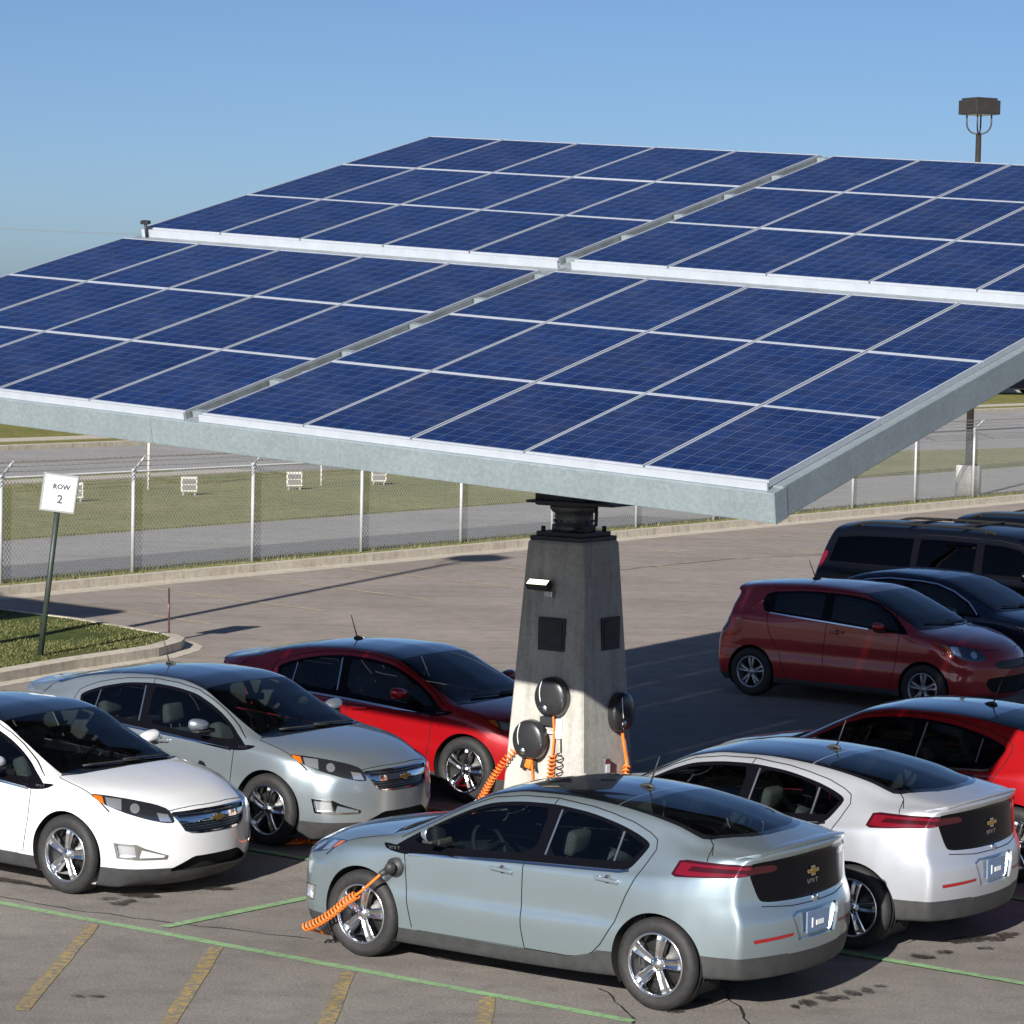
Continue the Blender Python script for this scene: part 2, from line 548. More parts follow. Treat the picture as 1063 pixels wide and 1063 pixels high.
# ------------------------------------------------------------------ wheels
def make_wheel(name, R, rim, width, style, rim_mat, parent, loc, flip):
    w = bmesh.new()                                  # the wheel itself: brake disc, hub and drum behind the rim
    add_lathe(w, [(0.0, 0.02), (0.07, 0.02), (0.075, -0.01), (rim*0.72, -0.012), (rim*0.72, -0.035), (rim*0.98, -0.04), (rim*0.98, -0.06), (0, -0.06)], 40)
    wo = obj(name, w, M['disc_metal'], parent)
    wo.location = loc
    if flip: wo.rotation_euler = (0, 0, math.pi)
    hw = width/2
    t = bmesh.new()
    add_lathe(t, [(rim-0.004, hw-0.012), (rim+0.012, hw+0.002), (rim+(R-rim)*0.5, hw+0.010), (R-0.035, hw+0.004), (R-0.014, hw-0.008), (R-0.004, hw-0.026),
                  (R, hw-0.05), (R, 0.03), (R-0.008, 0.028), (R-0.008, 0.022), (R, 0.02), (R, -0.02), (R-0.008, -0.022), (R-0.008, -0.028), (R, -0.03), (R, -hw+0.05),
                  (R-0.006, -hw+0.02), (R-0.05, -hw), (rim, -hw+0.01)], 64)
    obj('tyre', t, M['rubber'], wo, True)
    b = bmesh.new()
    add_lathe(b, [(rim+0.001, hw-0.002), (rim-0.006, hw+0.004), (rim-0.016, hw-0.004), (rim-0.020, hw-0.03), (rim-0.028, hw-0.07), (rim-0.03, -hw+0.02)], 64)
    yf = hw-0.012                                   # spoke face
    def spoke(a0, w0, w1, r0, r1, dep=0.045, groove=True):
        c, s = math.cos(a0), math.sin(a0)
        def P(r, q, y): return (c*r - s*q, y, s*r + c*q)
        cs = []
        for r, wd, y in ((r0, w0, yf-0.012), (r0+(r1-r0)*0.4, w0+(w1-w0)*0.3, yf-0.004), (r0+(r1-r0)*0.8, w0+(w1-w0)*0.75, yf-0.004), (r1, w1, yf-0.014)):
            g = 0.010 if groove else 0.002
            cs.append([b.verts.new(P(r, q, yy)) for q, yy in ((-wd, y-dep), (-wd*0.92, y-0.006), (-wd*0.72, y), (-wd*0.18, y-g), (wd*0.18, y-g), (wd*0.72, y), (wd*0.92, y-0.006), (wd, y-dep))])
        for i in range(3):
            for k in range(7):
                f = b.faces.new((cs[i][k], cs[i][k+1], cs[i+1][k+1], cs[i+1][k])); f.smooth = False
    if style == 'five':
        for k in range(5): spoke(math.pi/2+2*math.pi*k/5+0.2, 0.030, 0.050, 0.03, rim-0.014)
    else:
        for k in range(5):
            for q in (-0.17, 0.17): spoke(math.pi/2+2*math.pi*k/5+q, 0.014, 0.020, 0.03, rim-0.014, 0.04, False)
    add_lathe(b, [(0.0, yf+0.002), (0.025, yf+0.001), (0.032, yf-0.006), (0.052, yf-0.012), (0.060, yf-0.03), (0.060, yf-0.08)], 30)
    for k in range(5):
        a = 2*math.pi*k/5+0.5
        add_tube(b, [(0.045*math.cos(a), yf-0.016, 0.045*math.sin(a)), (0.045*math.cos(a), yf-0.004, 0.045*math.sin(a))], 0.008, 6)
    bmesh.ops.recalc_face_normals(b, faces=b.faces[:])
    obj('rim', b, rim_mat, wo)
    return wo
def wheel_house(sh, cx, cz, r, parent):
    """dark liner: the arch opening carried inwards"""
    n = 40; ins = []; out = []
    for i in range(n+1):
        a = math.pi*(-0.16) + math.pi*1.32*i/n
        x, z = cx+(r-0.001)*math.cos(a), cz+(r-0.001)*math.sin(a)
        h, _ = sh.hit((x, 1.5, max(z, 0.2)), (0, -1, 0))
        y = (h.y-0.002) if h else 0.84
        out.append(Vector((x, y, z))); ins.append(Vector((x, 0.56, z)))
    for s in (1, -1):
        b = bmesh.new()
        vo = [b.verts.new((p.x, p.y*s, p.z)) for p in out]; vi = [b.verts.new((p.x, p.y*s, p.z)) for p in ins]
        for i in range(n): b.faces.new((vo[i], vo[i+1], vi[i+1], vi[i]))
        b.faces.new(vi)
        obj('wheel_housing', b, M['liner'], parent)
def join_into(bm, other):
    me = bpy.data.meshes.new('tmp'); other.to_mesh(me); other.free(); bm.from_mesh(me); bpy.data.meshes.remove(me)
def seat_parts(parent, x, y, w, zf=0.30, zb=0.98, mat='seat'):
    b = bmesh.new()
    add_box(b, (-0.24, -w/2, 0), (0.26, w/2, 0.16), bevel=0.05)
    add_box(b, (-0.09, -w/2, 0), (0.06, w/2, zb-zf-0.17), Matrix.Translation((-0.22, 0, 0.12)) @ Matrix.Rotation(-0.28, 4, 'Y'), bevel=0.055)
    s = obj('seat', b, M[mat], parent, True); s.location = (x, y, zf)
    h = bmesh.new()
    add_box(h, (-0.06, -0.13, 0), (0.05, 0.13, 0.19), Matrix.Translation((-0.40, 0, zb-zf-0.02)) @ Matrix.Rotation(-0.2, 4, 'Y'), bevel=0.045)
    for q in (-0.06, 0.06): add_tube(h, [(-0.37, q, zb-zf-0.1), (-0.40, q, zb-zf+0.03)], 0.008, 6)
    obj('headrest', h, M[mat], s, True)
def cabin(sh, parent, x0, x1, zbelt, yin, seats, roof_range, dash_x, wheel_y):
    b = bmesh.new()
    add_box(b, (x0, -yin, 0.26), (x1, yin, 0.29))
    for s in (1, -1): add_box(b, (x0, s*yin-0.015, 0.29), (x1, s*yin+0.015, zbelt-0.04))
    add_box(b, (x0-0.03, -yin, 0.26), (x0, yin, zbelt-0.02))
    add_box(b, (x0-0.45, -yin+0.12, zbelt-0.05), (x0+0.25, yin-0.12, zbelt-0.02))   # parcel shelf
    n = 10; st = []                                  # head lining under the roof
    for i in range(n+1):
        X = roof_range[0]+(roof_range[1]-roof_range[0])*i/n
        sec = sh.section(X); m = len(sec); row = []
        pts = [p for p in sec[int(m*0.80):]]
        for y, z in pts: row.append(b.verts.new((X, y*0.97, z-0.03)))
        rowl = [b.verts.new((X, -y*0.97, z-0.03)) for y, z in pts]
        st.append((row, rowl))
    for i in range(n):
        for q in (0, 1):
            for k in range(len(st[i][q])-1):
                b.faces.new((st[i][q][k], st[i+1][q][k], st[i+1][q][k+1], st[i][q][k+1]))
    obj('cabin_lining', b, M['cabin'], parent)
    d = bmesh.new()
    add_box(d, (dash_x-0.30, -yin+0.02, 0.55), (dash_x, yin-0.02, zbelt-0.02), bevel=0.05)
    add_box(d, (dash_x-0.05, -yin+0.05, zbelt-0.10), (dash_x+0.38, yin-0.05, zbelt-0.03), bevel=0.02)
    obj('dashboard', d, M['cabin'], parent, True)
    s = bmesh.new()
    R = 0.185; c = Vector((dash_x-0.42, wheel_y, zbelt-0.02)); ax = Vector((0.92, 0, -0.4)).normalized()
    u = Vector((0, 1, 0)); w = ax.cross(u)
    ring = [c+(u*math.cos(2*math.pi*k/28)+w*math.sin(2*math.pi*k/28))*R for k in range(28)]
    add_tube(s, ring, 0.016, 8, closed=True)
    add_tube(s, [c-u*R, c+ax*0.03, c+u*R], [0.016, 0.04, 0.016], 8)
    add_tube(s, [c+ax*0.03, c+ax*0.3], 0.03, 8)
    obj('steering_wheel', s, M['satin'] if False else M['cabin'], parent, True)
    for (x, y, w) in seats: seat_parts(parent, x, y, w, 0.30, zbelt+0.05)
def mirror_part(parent, x, y, z, paint_mat, side, sc=1.0):
    b = bmesh.new()
    prof = []
    for i in range(9):                               # shell: rounded egg shape, flat behind
        t = i/8; a = t*math.pi/2
        prof.append((math.sin(a)**0.8 if a else 0.0, 0.10*math.cos(a)))
    rings = []
    for r, t in prof:
        rings.append([b.verts.new((t-0.02, math.copysign(abs(math.cos(k/20*2*math.pi))**0.8, math.cos(k/20*2*math.pi))*0.125*r, math.copysign(abs(math.sin(k/20*2*math.pi))**0.8, math.sin(k/20*2*math.pi))*(0.058+0.010*math.cos(k/20*2*math.pi))*r+0.012*r*math.cos(k/20*2*math.pi))) for k in range(20)])
    for i in range(8):
        for k in range(20):
            q = (rings[i][k], rings[i][(k+1) % 20], rings[i+1][(k+1) % 20], rings[i+1][k])
            try: f = b.faces.new(q); f.smooth = True
            except ValueError: pass
    f = b.faces.new(rings[-1]); f.material_index = 1
    add_box(b, (-0.035, -0.19, -0.085), (0.035, -0.02, -0.045), mi=2, bevel=0.012)
    add_box(b, (-0.03, -0.10, -0.068), (0.06, 0.07, -0.045), mi=2, bevel=0.01)
    bmesh.ops.remove_doubles(b, verts=b.verts[:], dist=1e-5)
    bmesh.ops.recalc_face_normals(b, faces=b.faces[:])
    S = Matrix.Translation((x, y*side, z)) @ Matrix.Diagonal((sc, side*sc, sc, 1))
    bmesh.ops.transform(b, matrix=S, verts=b.verts[:])
    if side < 0: bmesh.ops.reverse_faces(b, faces=b.faces[:])
    return obj('mirror', b, [paint_mat, M['chrome'], M['black_plastic']], parent)
def handle_part(sh, parent, x, z, mat, side, tilt=0.06):
    h, n = sh.hit((x, 1.5, z), (0, -1, 0))
    b = bmesh.new()
    add_box(b, (-0.10, 0.014, -0.014), (0.10, 0.032, 0.014), Matrix.Rotation(-tilt*0.0, 4, 'Y'), bevel=0.008)
    for q in (-0.085, 0.085): add_box(b, (q-0.014, -0.01, -0.012), (q+0.014, 0.018, 0.012), bevel=0.004)
    add_lathe(b, [(0.0, 0.003), (0.030, 0.003), (0.034, -0.004)], 20, mi=1)
    bmesh.ops.transform(b, matrix=Matrix.Translation((h.x, h.y*side, h.z)) @ Matrix.Diagonal((1, side, 1, 1)) @ Matrix.Rotation(-tilt, 4, 'Y'), verts=b.verts[:])
    bmesh.ops.recalc_face_normals(b, faces=b.faces[:])
    return obj('handle', b, [mat, M['black_plastic']], parent)
def antenna_part(parent, x, z, lean):
    b = bmesh.new()
    add_tube(b, [(x+0.09, 0, z-0.006), (x+0.05, 0, z+0.008), (x, 0, z+0.016), (x-0.035, 0, z+0.006), (x-0.05, 0, z-0.008)], [0.006, 0.014, 0.016, 0.013, 0.006], 10)
    add_tube(b, [(x-0.01, 0, z+0.02), (x-0.01-lean, 0, z+0.24)], [0.007, 0.004], 6)
    return obj('antenna', b, M['black_plastic'], parent, True)
def badge(sz):
    """gold cross-shaped emblem with a chrome rim, in the yz plane facing +x"""
    b = bmesh.new()
    def bow(w, h, x0, x1, mi):
        k = 0.18*w
        P = [(-w*0.9, -h*0.38), (-w*0.36, -h*0.38), (-w*0.28, -h), (w*0.42, -h), (w*0.36, -h*0.38), (w, -h*0.38), (w*0.9, h*0.38), (w*0.36, h*0.38), (w*0.28, h), (-w*0.42, h), (-w*0.36, h*0.38), (-w, h*0.38)]
        lo = [b.verts.new((x0, p[0], p[1])) for p in P]; hi = [b.verts.new((x1, p[0], p[1])) for p in P]
        for f in [b.faces.new(hi)] + [b.faces.new((lo[i], lo[(i+1) % 12], hi[(i+1) % 12], hi[i])) for i in range(12)]: f.material_index = mi
    bow(sz, sz*0.42, 0, 0.010, 1); bow(sz*0.84, sz*0.30, 0.010, 0.014, 0)
    return b
# ------------------------------------------------------------------ sleek black-roofed hatchback (six in the photo)
def cols(X, Y, Z): return [(x, y, z) for x, y, z in sorted(zip(X, Y, Z))]
XK = [2.28, 2.0, 1.7, 1.34, 1.15, .95, .6, .3, 0, -.4, -.8, -1.1, -1.34, -1.6, -1.9, -2.17]
def full(Y, Z): return cols(XK, Y, Z)
hatch_lines = [
 [(-2.17, 0, .27), (-1.8, 0, .25), (-1.3, 0, .19), (1.3, 0, .16), (2.0, 0, .11), (2.28, 0, .11)],
 [(-2.17, .66, .28), (-1.8, .70, .26), (-1.3, .70, .19), (1.3, .70, .16), (2.0, .70, .11), (2.28, .68, .105)],
 cols([2.28, 2.0, 1.7, 1.34, 0, -.8, -1.34, -1.6, -1.9, -2.17], [.74, .80, .84, .85, .845, .845, .85, .85, .82, .76], [.10, .105, .12, .16, .165, .185, .23, .27, .285, .29]),
 cols([2.28, 2.0, 1.7, 1.34, .95, 0, -.8, -1.34, -1.6, -1.9, -2.17], [.775, .84, .872, .885, .876, .872, .876, .888, .878, .84, .79], [.262, .272, .285, .285, .285, .283, .30, .36, .42, .445, .45]),
 cols([2.28, 2.0, 1.7, 1.34, .95, 0, -.8, -1.34, -1.6, -1.9, -2.17], [.785, .848, .88, .893, .888, .890, .892, .897, .882, .842, .795], [.40, .43, .46, .48, .485, .495, .52, .52, .53, .57, .58]),
 cols([2.28, 2.0, 1.7, 1.34, .95, 0, -.8, -1.34, -1.6, -1.9, -2.17], [.785, .848, .88, .892, .876, .872, .876, .895, .880, .840, .792], [.48, .52, .57, .60, .60, .61, .62, .64, .66, .69, .72]),
 cols([2.28, 2.0, 1.7, 1.34, .95, 0, -.8, -1.34, -1.6, -1.9, -2.17], [.78, .84, .872, .884, .873, .871, .876, .889, .872, .832, .785], [.57, .63, .68, .72, .74, .76, .77, .79, .81, .84, .86]),
 cols([2.28, 2.0, 1.7, 1.34, .95, 0, -.8, -1.1, -1.34, -1.6, -1.9, -2.17], [.765, .82, .85, .862, .866, .867, .869, .869, .866, .85, .812, .765], [.64, .72, .79, .84, .86, .875, .90, .92, .935, .95, .97, .98]),
 full([.73, .785, .81, .82, .825, .832, .833, .834, .835, .835, .835, .83, .82, .805, .772, .72], [.69, .775, .84, .885, .898, .905, .91, .92, .93, .945, .965, .985, 1.01, 1.035, 1.06, 1.07]),
 full([.68, .73, .75, .765, .77, .775, .742, .735, .735, .735, .735, .74, .75, .755, .73, .66], [.72, .80, .865, .92, .945, .985, 1.06, 1.12, 1.145, 1.155, 1.15, 1.13, 1.12, 1.11, 1.13, 1.14]),
 full([.62, .65, .67, .69, .70, .705, .67, .645, .632, .63, .632, .645, .66, .68, .665, .58], [.738, .82, .885, .935, .962, 1.02, 1.165, 1.29, 1.348, 1.362, 1.335, 1.28, 1.225, 1.17, 1.165, 1.16]),
 full([.52, .54, .55, .57, .58, .60, .585, .57, .565, .56, .56, .575, .59, .60, .58, .50], [.745, .84, .905, .95, .972, 1.05, 1.215, 1.345, 1.394, 1.404, 1.385, 1.345, 1.30, 1.238, 1.203, 1.175]),
 full([.28, .30, .30, .30, .30, .30, .30, .30, .30, .30, .30, .30, .30, .30, .30, .26], [.752, .855, .92, .968, .987, 1.082, 1.255, 1.372, 1.42, 1.432, 1.415, 1.38, 1.342, 1.287, 1.225, 1.185]),
 full([0]*16, [.755, .86, .925, .975, .995, 1.10, 1.27, 1.383, 1.43, 1.442, 1.426, 1.392, 1.355, 1.302, 1.235, 1.19]),
]
hatch_spec = dict(lines=hatch_lines, xf=2.28, xr=-2.17, rf=0.085, rr=0.03, ymax=0.80, zc=0.5, step=0.03, sub=4,
    bowf=lambda y: .44*(abs(y)/.88)**2.3, bowr=lambda y: .21*(abs(y)/.85)**2.4,
    leanf=[(.12, -.10), (.22, -.03), (.35, 0), (.52, 0), (.64, -.012), (.72, -.035), (.80, -.06), (1.4, -.06)],
    leanr=[(.18, .12), (.26, .06), (.42, .02), (.58, 0), (.68, .005), (.76, .03), (.82, .055), (1.10, .075), (1.14, .05), (1.18, .03), (1.5, .03)],
    f0=1.3, r0=-1.25, lf0=1.8, lr0=-1.75)
DLO = [(1.085, .868), (.996, .93), (.848, 1.022), (.64, 1.134), (.463, 1.218), (.27, 1.290), (.006, 1.328), (-.297, 1.341), (-.623, 1.318), (-.903, 1.262), (-1.06, 1.215), (-1.165, 1.172),
       (-1.185, 1.14), (-1.085, .985), (-1.02, .968), (-.719, .953), (-.142, .925), (.415, .892), (.9, .855), (1.0, .848)]
def side_c(m, n): return m.y > 0.5
def hatch_cuts():
    up = lambda m, n: n.z > 0.25 and m.z > 0.7
    C = []
    A = C.append
    cl = [(2.5, .05), (2.5, .262), (1.34, .28), (.0, .283), (-.6, .288), (-.8, .34), (-.84, .368), (-.96, .375), (-1.3, .40), (-1.6, .43), (-1.9, .447), (-2.4, .447), (-2.4, .05)]
    A(dict(name='clad', proj='side', poly=cl, cond=lambda m, n: m.y > 0.4))
    A(dict(name='clad', proj='front', poly=[(-.1, .05), (1, .05), (1, .262), (-.1, .262)], cond=lambda m, n: m.x > 1.6))
    A(dict(name='clad', proj='rear', poly=[(-.1, .05), (1, .05), (1, .447), (-.1, .43)], cond=lambda m, n: m.x < -1.7))
    # glass house
    A(dict(name='dlo', proj='side', poly=chaikin(DLO, 2), cond=side_c))
    fd = [(.93, .87), (.96, .955), (.848, 1.055), (.64, 1.166), (.463, 1.252), (.27, 1.325), (.006, 1.366), (-.301, 1.380), (-.164, .929), (-.162, .655), (-.166, .449), (-.196, .288), (.0, .286), (.80, .282), (.848, .30), (.891, .485), (.915, .7)]
    rd = [(-.301, 1.380), (-.62, 1.358), (-.80, 1.33), (-.997, 1.288), (-1.15, 1.235), (-1.225, 1.195), (-1.245, 1.13), (-1.195, 1.02), (-1.083, .803), (-.99, .593), (-.873, .417), (-.80, .345), (-.72, .305), (-.58, .288), (-.196, .288), (-.166, .449), (-.162, .655), (-.164, .929)]
    A(dict(name='front_door', proj='side', poly=fd, cond=side_c, only=['body']))
    A(dict(name='rear_door', proj='side', poly=rd, cond=side_c, only=['body']))
    sc_only = ['body', 'front_door', 'rear_door']
    A(gap('side', [(.96, .955), (.935, .87), (.915, .7), (.891, .485), (.848, .30)], .009, side_c, sc_only))
    A(gap('side', [(-.301, 1.380), (-.164, .929), (-.162, .655), (-.166, .449), (-.196, .288)], .009, side_c, sc_only))
    A(gap('side', rd[5:15], .009, side_c, sc_only))
    A(gap('side', [(1.02, .955), (.848, 1.055), (.64, 1.166), (.463, 1.252), (.27, 1.325), (.006, 1.366), (-.301, 1.380), (-.62, 1.358), (-.80, 1.33), (-.997, 1.288), (-1.15, 1.235), (-1.225, 1.195)], .007, side_c, sc_only))
    A(gap('side', [(.80, .2825), (.0, .2865), (-.58, .289)], .006, side_c, ['front_door', 'rear_door', 'clad']))
    A(dict(name='fender_trim', proj='side', poly=chaikin([(1.165, .898), (1.12, .902), (.98, .895), (.88, .915), (.86, .85), (.96, .846), (1.1, .862)], 1), cond=side_c))
    A(dict(name='front_glass', proj='side', poly=chaikin([(.90, .935), (.80, 1.02), (.62, 1.12), (.45, 1.195), (.25, 1.263), (0, 1.298), (-.14, 1.306), (-.265, 1.307), (-.225, .985), (.2, .955), (.6, .93)], 1), only=['dlo'], cond=side_c))
    A(dict(name='rear_glass', proj='side', poly=chaikin([(-.335, .99), (-.375, 1.308), (-.62, 1.292), (-.80, 1.258), (-.925, 1.222), (-.915, 1.02), (-.7, 1.005)], 1), only=['dlo'], cond=side_c))
    A(dict(name='quarter_glass', proj='side', poly=[(-.945, 1.025), (-.957, 1.213), (-1.06, 1.178), (-1.145, 1.14), (-1.06, 1.03)], only=['dlo'], cond=side_c))
    A(dict(name='window_strip', proj='side', poly=strip([(-.326, .99), (-.372, 1.31)], .016), only=['dlo', 'rear_glass'], cond=side_c))
    A(dict(name='window_strip_b', proj='side', poly=strip([(-.928, 1.02), (-.940, 1.22)], .016), only=['dlo', 'rear_glass', 'quarter_glass'], cond=side_c))
    A(dict(name='belt_chrome', proj='side', poly=strip([(.90, .845), (.415, .882), (-.142, .914), (-.719, .942), (-1.0, .956), (-1.075, .972)], .017), cond=side_c))
    # windscreen, roof, back glass
    A(dict(name='hood', proj='top', poly=[(1.262, -.1), (1.262, .1), (1.25, .3), (1.215, .55), (1.145, .722), (1.16, .745), (1.306, .765), (1.61, .79), (1.78, .77), (1.93, .67), (2.06, .53), (2.125, .44), (2.16, .3), (2.19, .1), (2.19, -.1)], cond=up))
    A(dict(name='cowl', proj='top', poly=[(1.262, -.1), (1.262, .1), (1.25, .3), (1.215, .55), (1.145, .722), (1.12, .70), (1.18, .55), (1.215, .3), (1.225, .1), (1.225, -.1)], cond=up))
    A(dict(name='windscreen', proj='top', poly=[(1.225, -.1), (1.225, .1), (1.215, .3), (1.18, .55), (1.12, .69), (.95, .668), (.6, .628), (.33, .60), (.345, .3), (.36, .1), (.36, -.1)], cond=up))
    A(dict(name='roof', proj='top', poly=[(.36, -.1), (.36, .1), (.345, .3), (.33, .60), (.0, .572), (-.4, .566), (-.75, .572), (-.80, .574), (-.80, -.1)], cond=up))
    A(dict(name='rear_screen', proj='top', poly=[(-.81, -.1), (-.81, .575), (-1.1, .585), (-1.34, .60), (-1.56, .618), (-1.62, .60), (-1.70, .50), (-1.80, .34), (-1.845, .18), (-1.855, 0), (-1.855, -.1)], cond=up))
    A(dict(name='clear_screen', proj='top', poly=[(-.92, -.1), (-.92, .535), (-1.1, .545), (-1.34, .56), (-1.52, .575), (-1.60, .545), (-1.66, .46), (-1.75, .31), (-1.79, .17), (-1.80, 0), (-1.80, -.1)], cond=up, only=['rear_screen']))
    A(dict(name='hood', proj='top', poly=strip([(1.245, .48), (1.7, .42), (2.1, .30)], .004), cond=up, only=['hood']))
    A(gap('top', [(1.14, .735), (1.16, .752), (1.306, .772), (1.61, .795), (1.76, .785)], .008, up))
    A(gap('top', [(1.93, .67), (2.06, .53), (2.125, .44), (2.16, .3), (2.19, .1), (2.195, -.05)], .008, up, ['body', 'hood']))
    A(gap('top', [(-1.61, .60), (-1.66, .64), (-1.70, .72)], .008, up))
    A(gap('side', [(-1.66, 1.19), (-1.685, 1.10)], .008, lambda m, n: m.y > .45))
    # head lamp, fog lamp
    k = S2
    def fc(P): return [(k*(x-y), z) for x, y, z in P]
    hl = fc([(1.60, .865, .865), (1.75, .80, .853), (1.92, .68, .825), (2.06, .555, .79), (2.135, .475, .755), (2.165, .445, .70), (2.17, .43, .645), (2.13, .50, .646), (2.04, .63, .682), (1.90, .775, .735), (1.76, .86, .788)])
    front_c = lambda m, n: m.x > 1.3 and m.y > .25
    A(dict(name='headlight', proj='fc', poly=chaikin(hl, 1), cond=front_c))
    A(dict(name='turn_lens', proj='fc', poly=fc([(1.635, .855, .856), (1.71, .82, .846), (1.745, .83, .79), (1.70, .862, .80)]), cond=front_c, only=['headlight']))
    A(dict(name='clear_lens', proj='fc', poly=fc([(1.735, .81, .84), (1.85, .735, .825), (1.875, .76, .745), (1.775, .825, .775)]), cond=front_c, only=['headlight']))
    A(dict(name='projector', proj='fc', poly=fc([(1.955+.04*S2*math.cos(i*.524), .685-.04*S2*math.cos(i*.524), .762+.034*math.sin(i*.524)) for i in range(12)]), cond=front_c, only=['headlight']))
    A(dict(name='clear_lens_b', proj='fc', poly=fc([(2.075, .55, .73), (2.125, .47, .715), (2.15, .45, .655), (2.10, .54, .665)]), cond=front_c, only=['headlight']))
    fg = fc([(1.86, .84, .487), (2.0, .71, .478), (2.045, .66, .445), (2.155, .49, .378), (2.15, .50, .345), (2.0, .70, .345), (1.885, .825, .358)])
    A(dict(name='fog_surround', proj='fc', poly=fg, cond=front_c))
    A(dict(name='fog_paint', proj='fc', poly=fc([(2.03, .68, .43), (2.135, .505, .378), (2.13, .52, .362), (2.01, .69, .365)]), cond=front_c, only=['fog_surround']))
    A(dict(name='fog_light', proj='fc', poly=fc([(1.877, .83, .475), (1.985, .725, .467), (1.995, .71, .375), (1.895, .815, .372)]), cond=front_c, only=['fog_surround']))
    # grille and lower intake
    fr = lambda m, n: m.x > 1.8
    A(dict(name='grille_frame', proj='front', poly=[(-.1, .735), (.20, .735), (.435, .728), (.455, .715), (.41, .655), (.36, .572), (.30, .548), (.2, .54), (-.1, .536)], cond=fr))
    A(dict(name='grille', proj='front', poly=[(-.1, .724), (.2, .724), (.425, .716), (.395, .680), (.2, .684), (-.1, .687)], cond=fr, only=['grille_frame']))
    A(dict(name='grille_b', proj='front', poly=[(-.1, .638), (.2, .636), (.375, .632), (.335, .570), (.28, .558), (-.1, .552)], cond=fr, only=['grille_frame']))
    A(dict(name='intake', proj='front', poly=[(-.1, .352), (.26, .352), (.30, .34), (.46, .262), (.46, .235), (-.1, .225)], cond=fr))
    # tail
    rear = lambda m, n: m.x < -1.7
    def rc(P): return [(k*(x+y), z) for x, y, z in P]
    A(dict(name='tail_panel', proj='rear', poly=chaikin([(-.2, 1.135), (.3, 1.125), (.62, 1.11), (.68, 1.09), (.665, 1.02), (.61, .87), (.585, .835), (.5, .822), (.2, .812), (-.2, .808)], 1), cond=rear))
    tl = rc([(-1.47, .87, .992), (-1.555, .865, 1.085), (-1.62, .86, 1.096), (-1.93, .79, 1.098), (-1.99, .66, 1.10), (-2.0, .62, 1.03), (-1.96, .72, 1.02), (-1.87, .83, 1.003), (-1.60, .86, .985), (-1.50, .87, .978)])
    rcc = lambda m, n: m.x < -1.35 and m.y > .5
    A(dict(name='tail_light', proj='rc', poly=tl, cond=rcc))
    A(dict(name='tail_red', proj='rc', poly=rc([(-1.50, .87, .997), (-1.57, .865, 1.075), (-1.93, .785, 1.083), (-1.985, .67, 1.085), (-1.985, .66, 1.066), (-1.91, .79, 1.063), (-1.66, .86, 1.06), (-1.60, .86, 1.025), (-1.91, .79, 1.035), (-1.97, .70, 1.04), (-1.97, .69, 1.025), (-1.87, .82, 1.012), (-1.6, .86, .993)]), cond=rcc, only=['tail_light']))
    A(dict(name='panel_lamp', proj='rear', poly=chaikin([(.655, 1.085), (.46, 1.085), (.42, 1.06), (.43, 1.035), (.645, 1.03)], 1), cond=rear, only=['tail_panel']))
    A(dict(name='rear_reflector', proj='rear', poly=[(.69, .575), (.32, .588), (.33, .568), (.685, .55)], cond=rear))
    A(dict(name='plate_recess', proj='rear', poly=[(-.1, .735), (.27, .735), (.33, .71), (.255, .52), (-.1, .515)], cond=rear))
    A(gap('rear', [(.585, .80), (.3, .775), (-.1, .77)], .007, rear, ['body']))
    # wheel openings
    for cx in (1.3425, -1.3425):
        A(dict(name='hole', proj='side', poly=circle(cx, .334, .372, 56), cond=lambda m, n: m.y > .42))
    return C
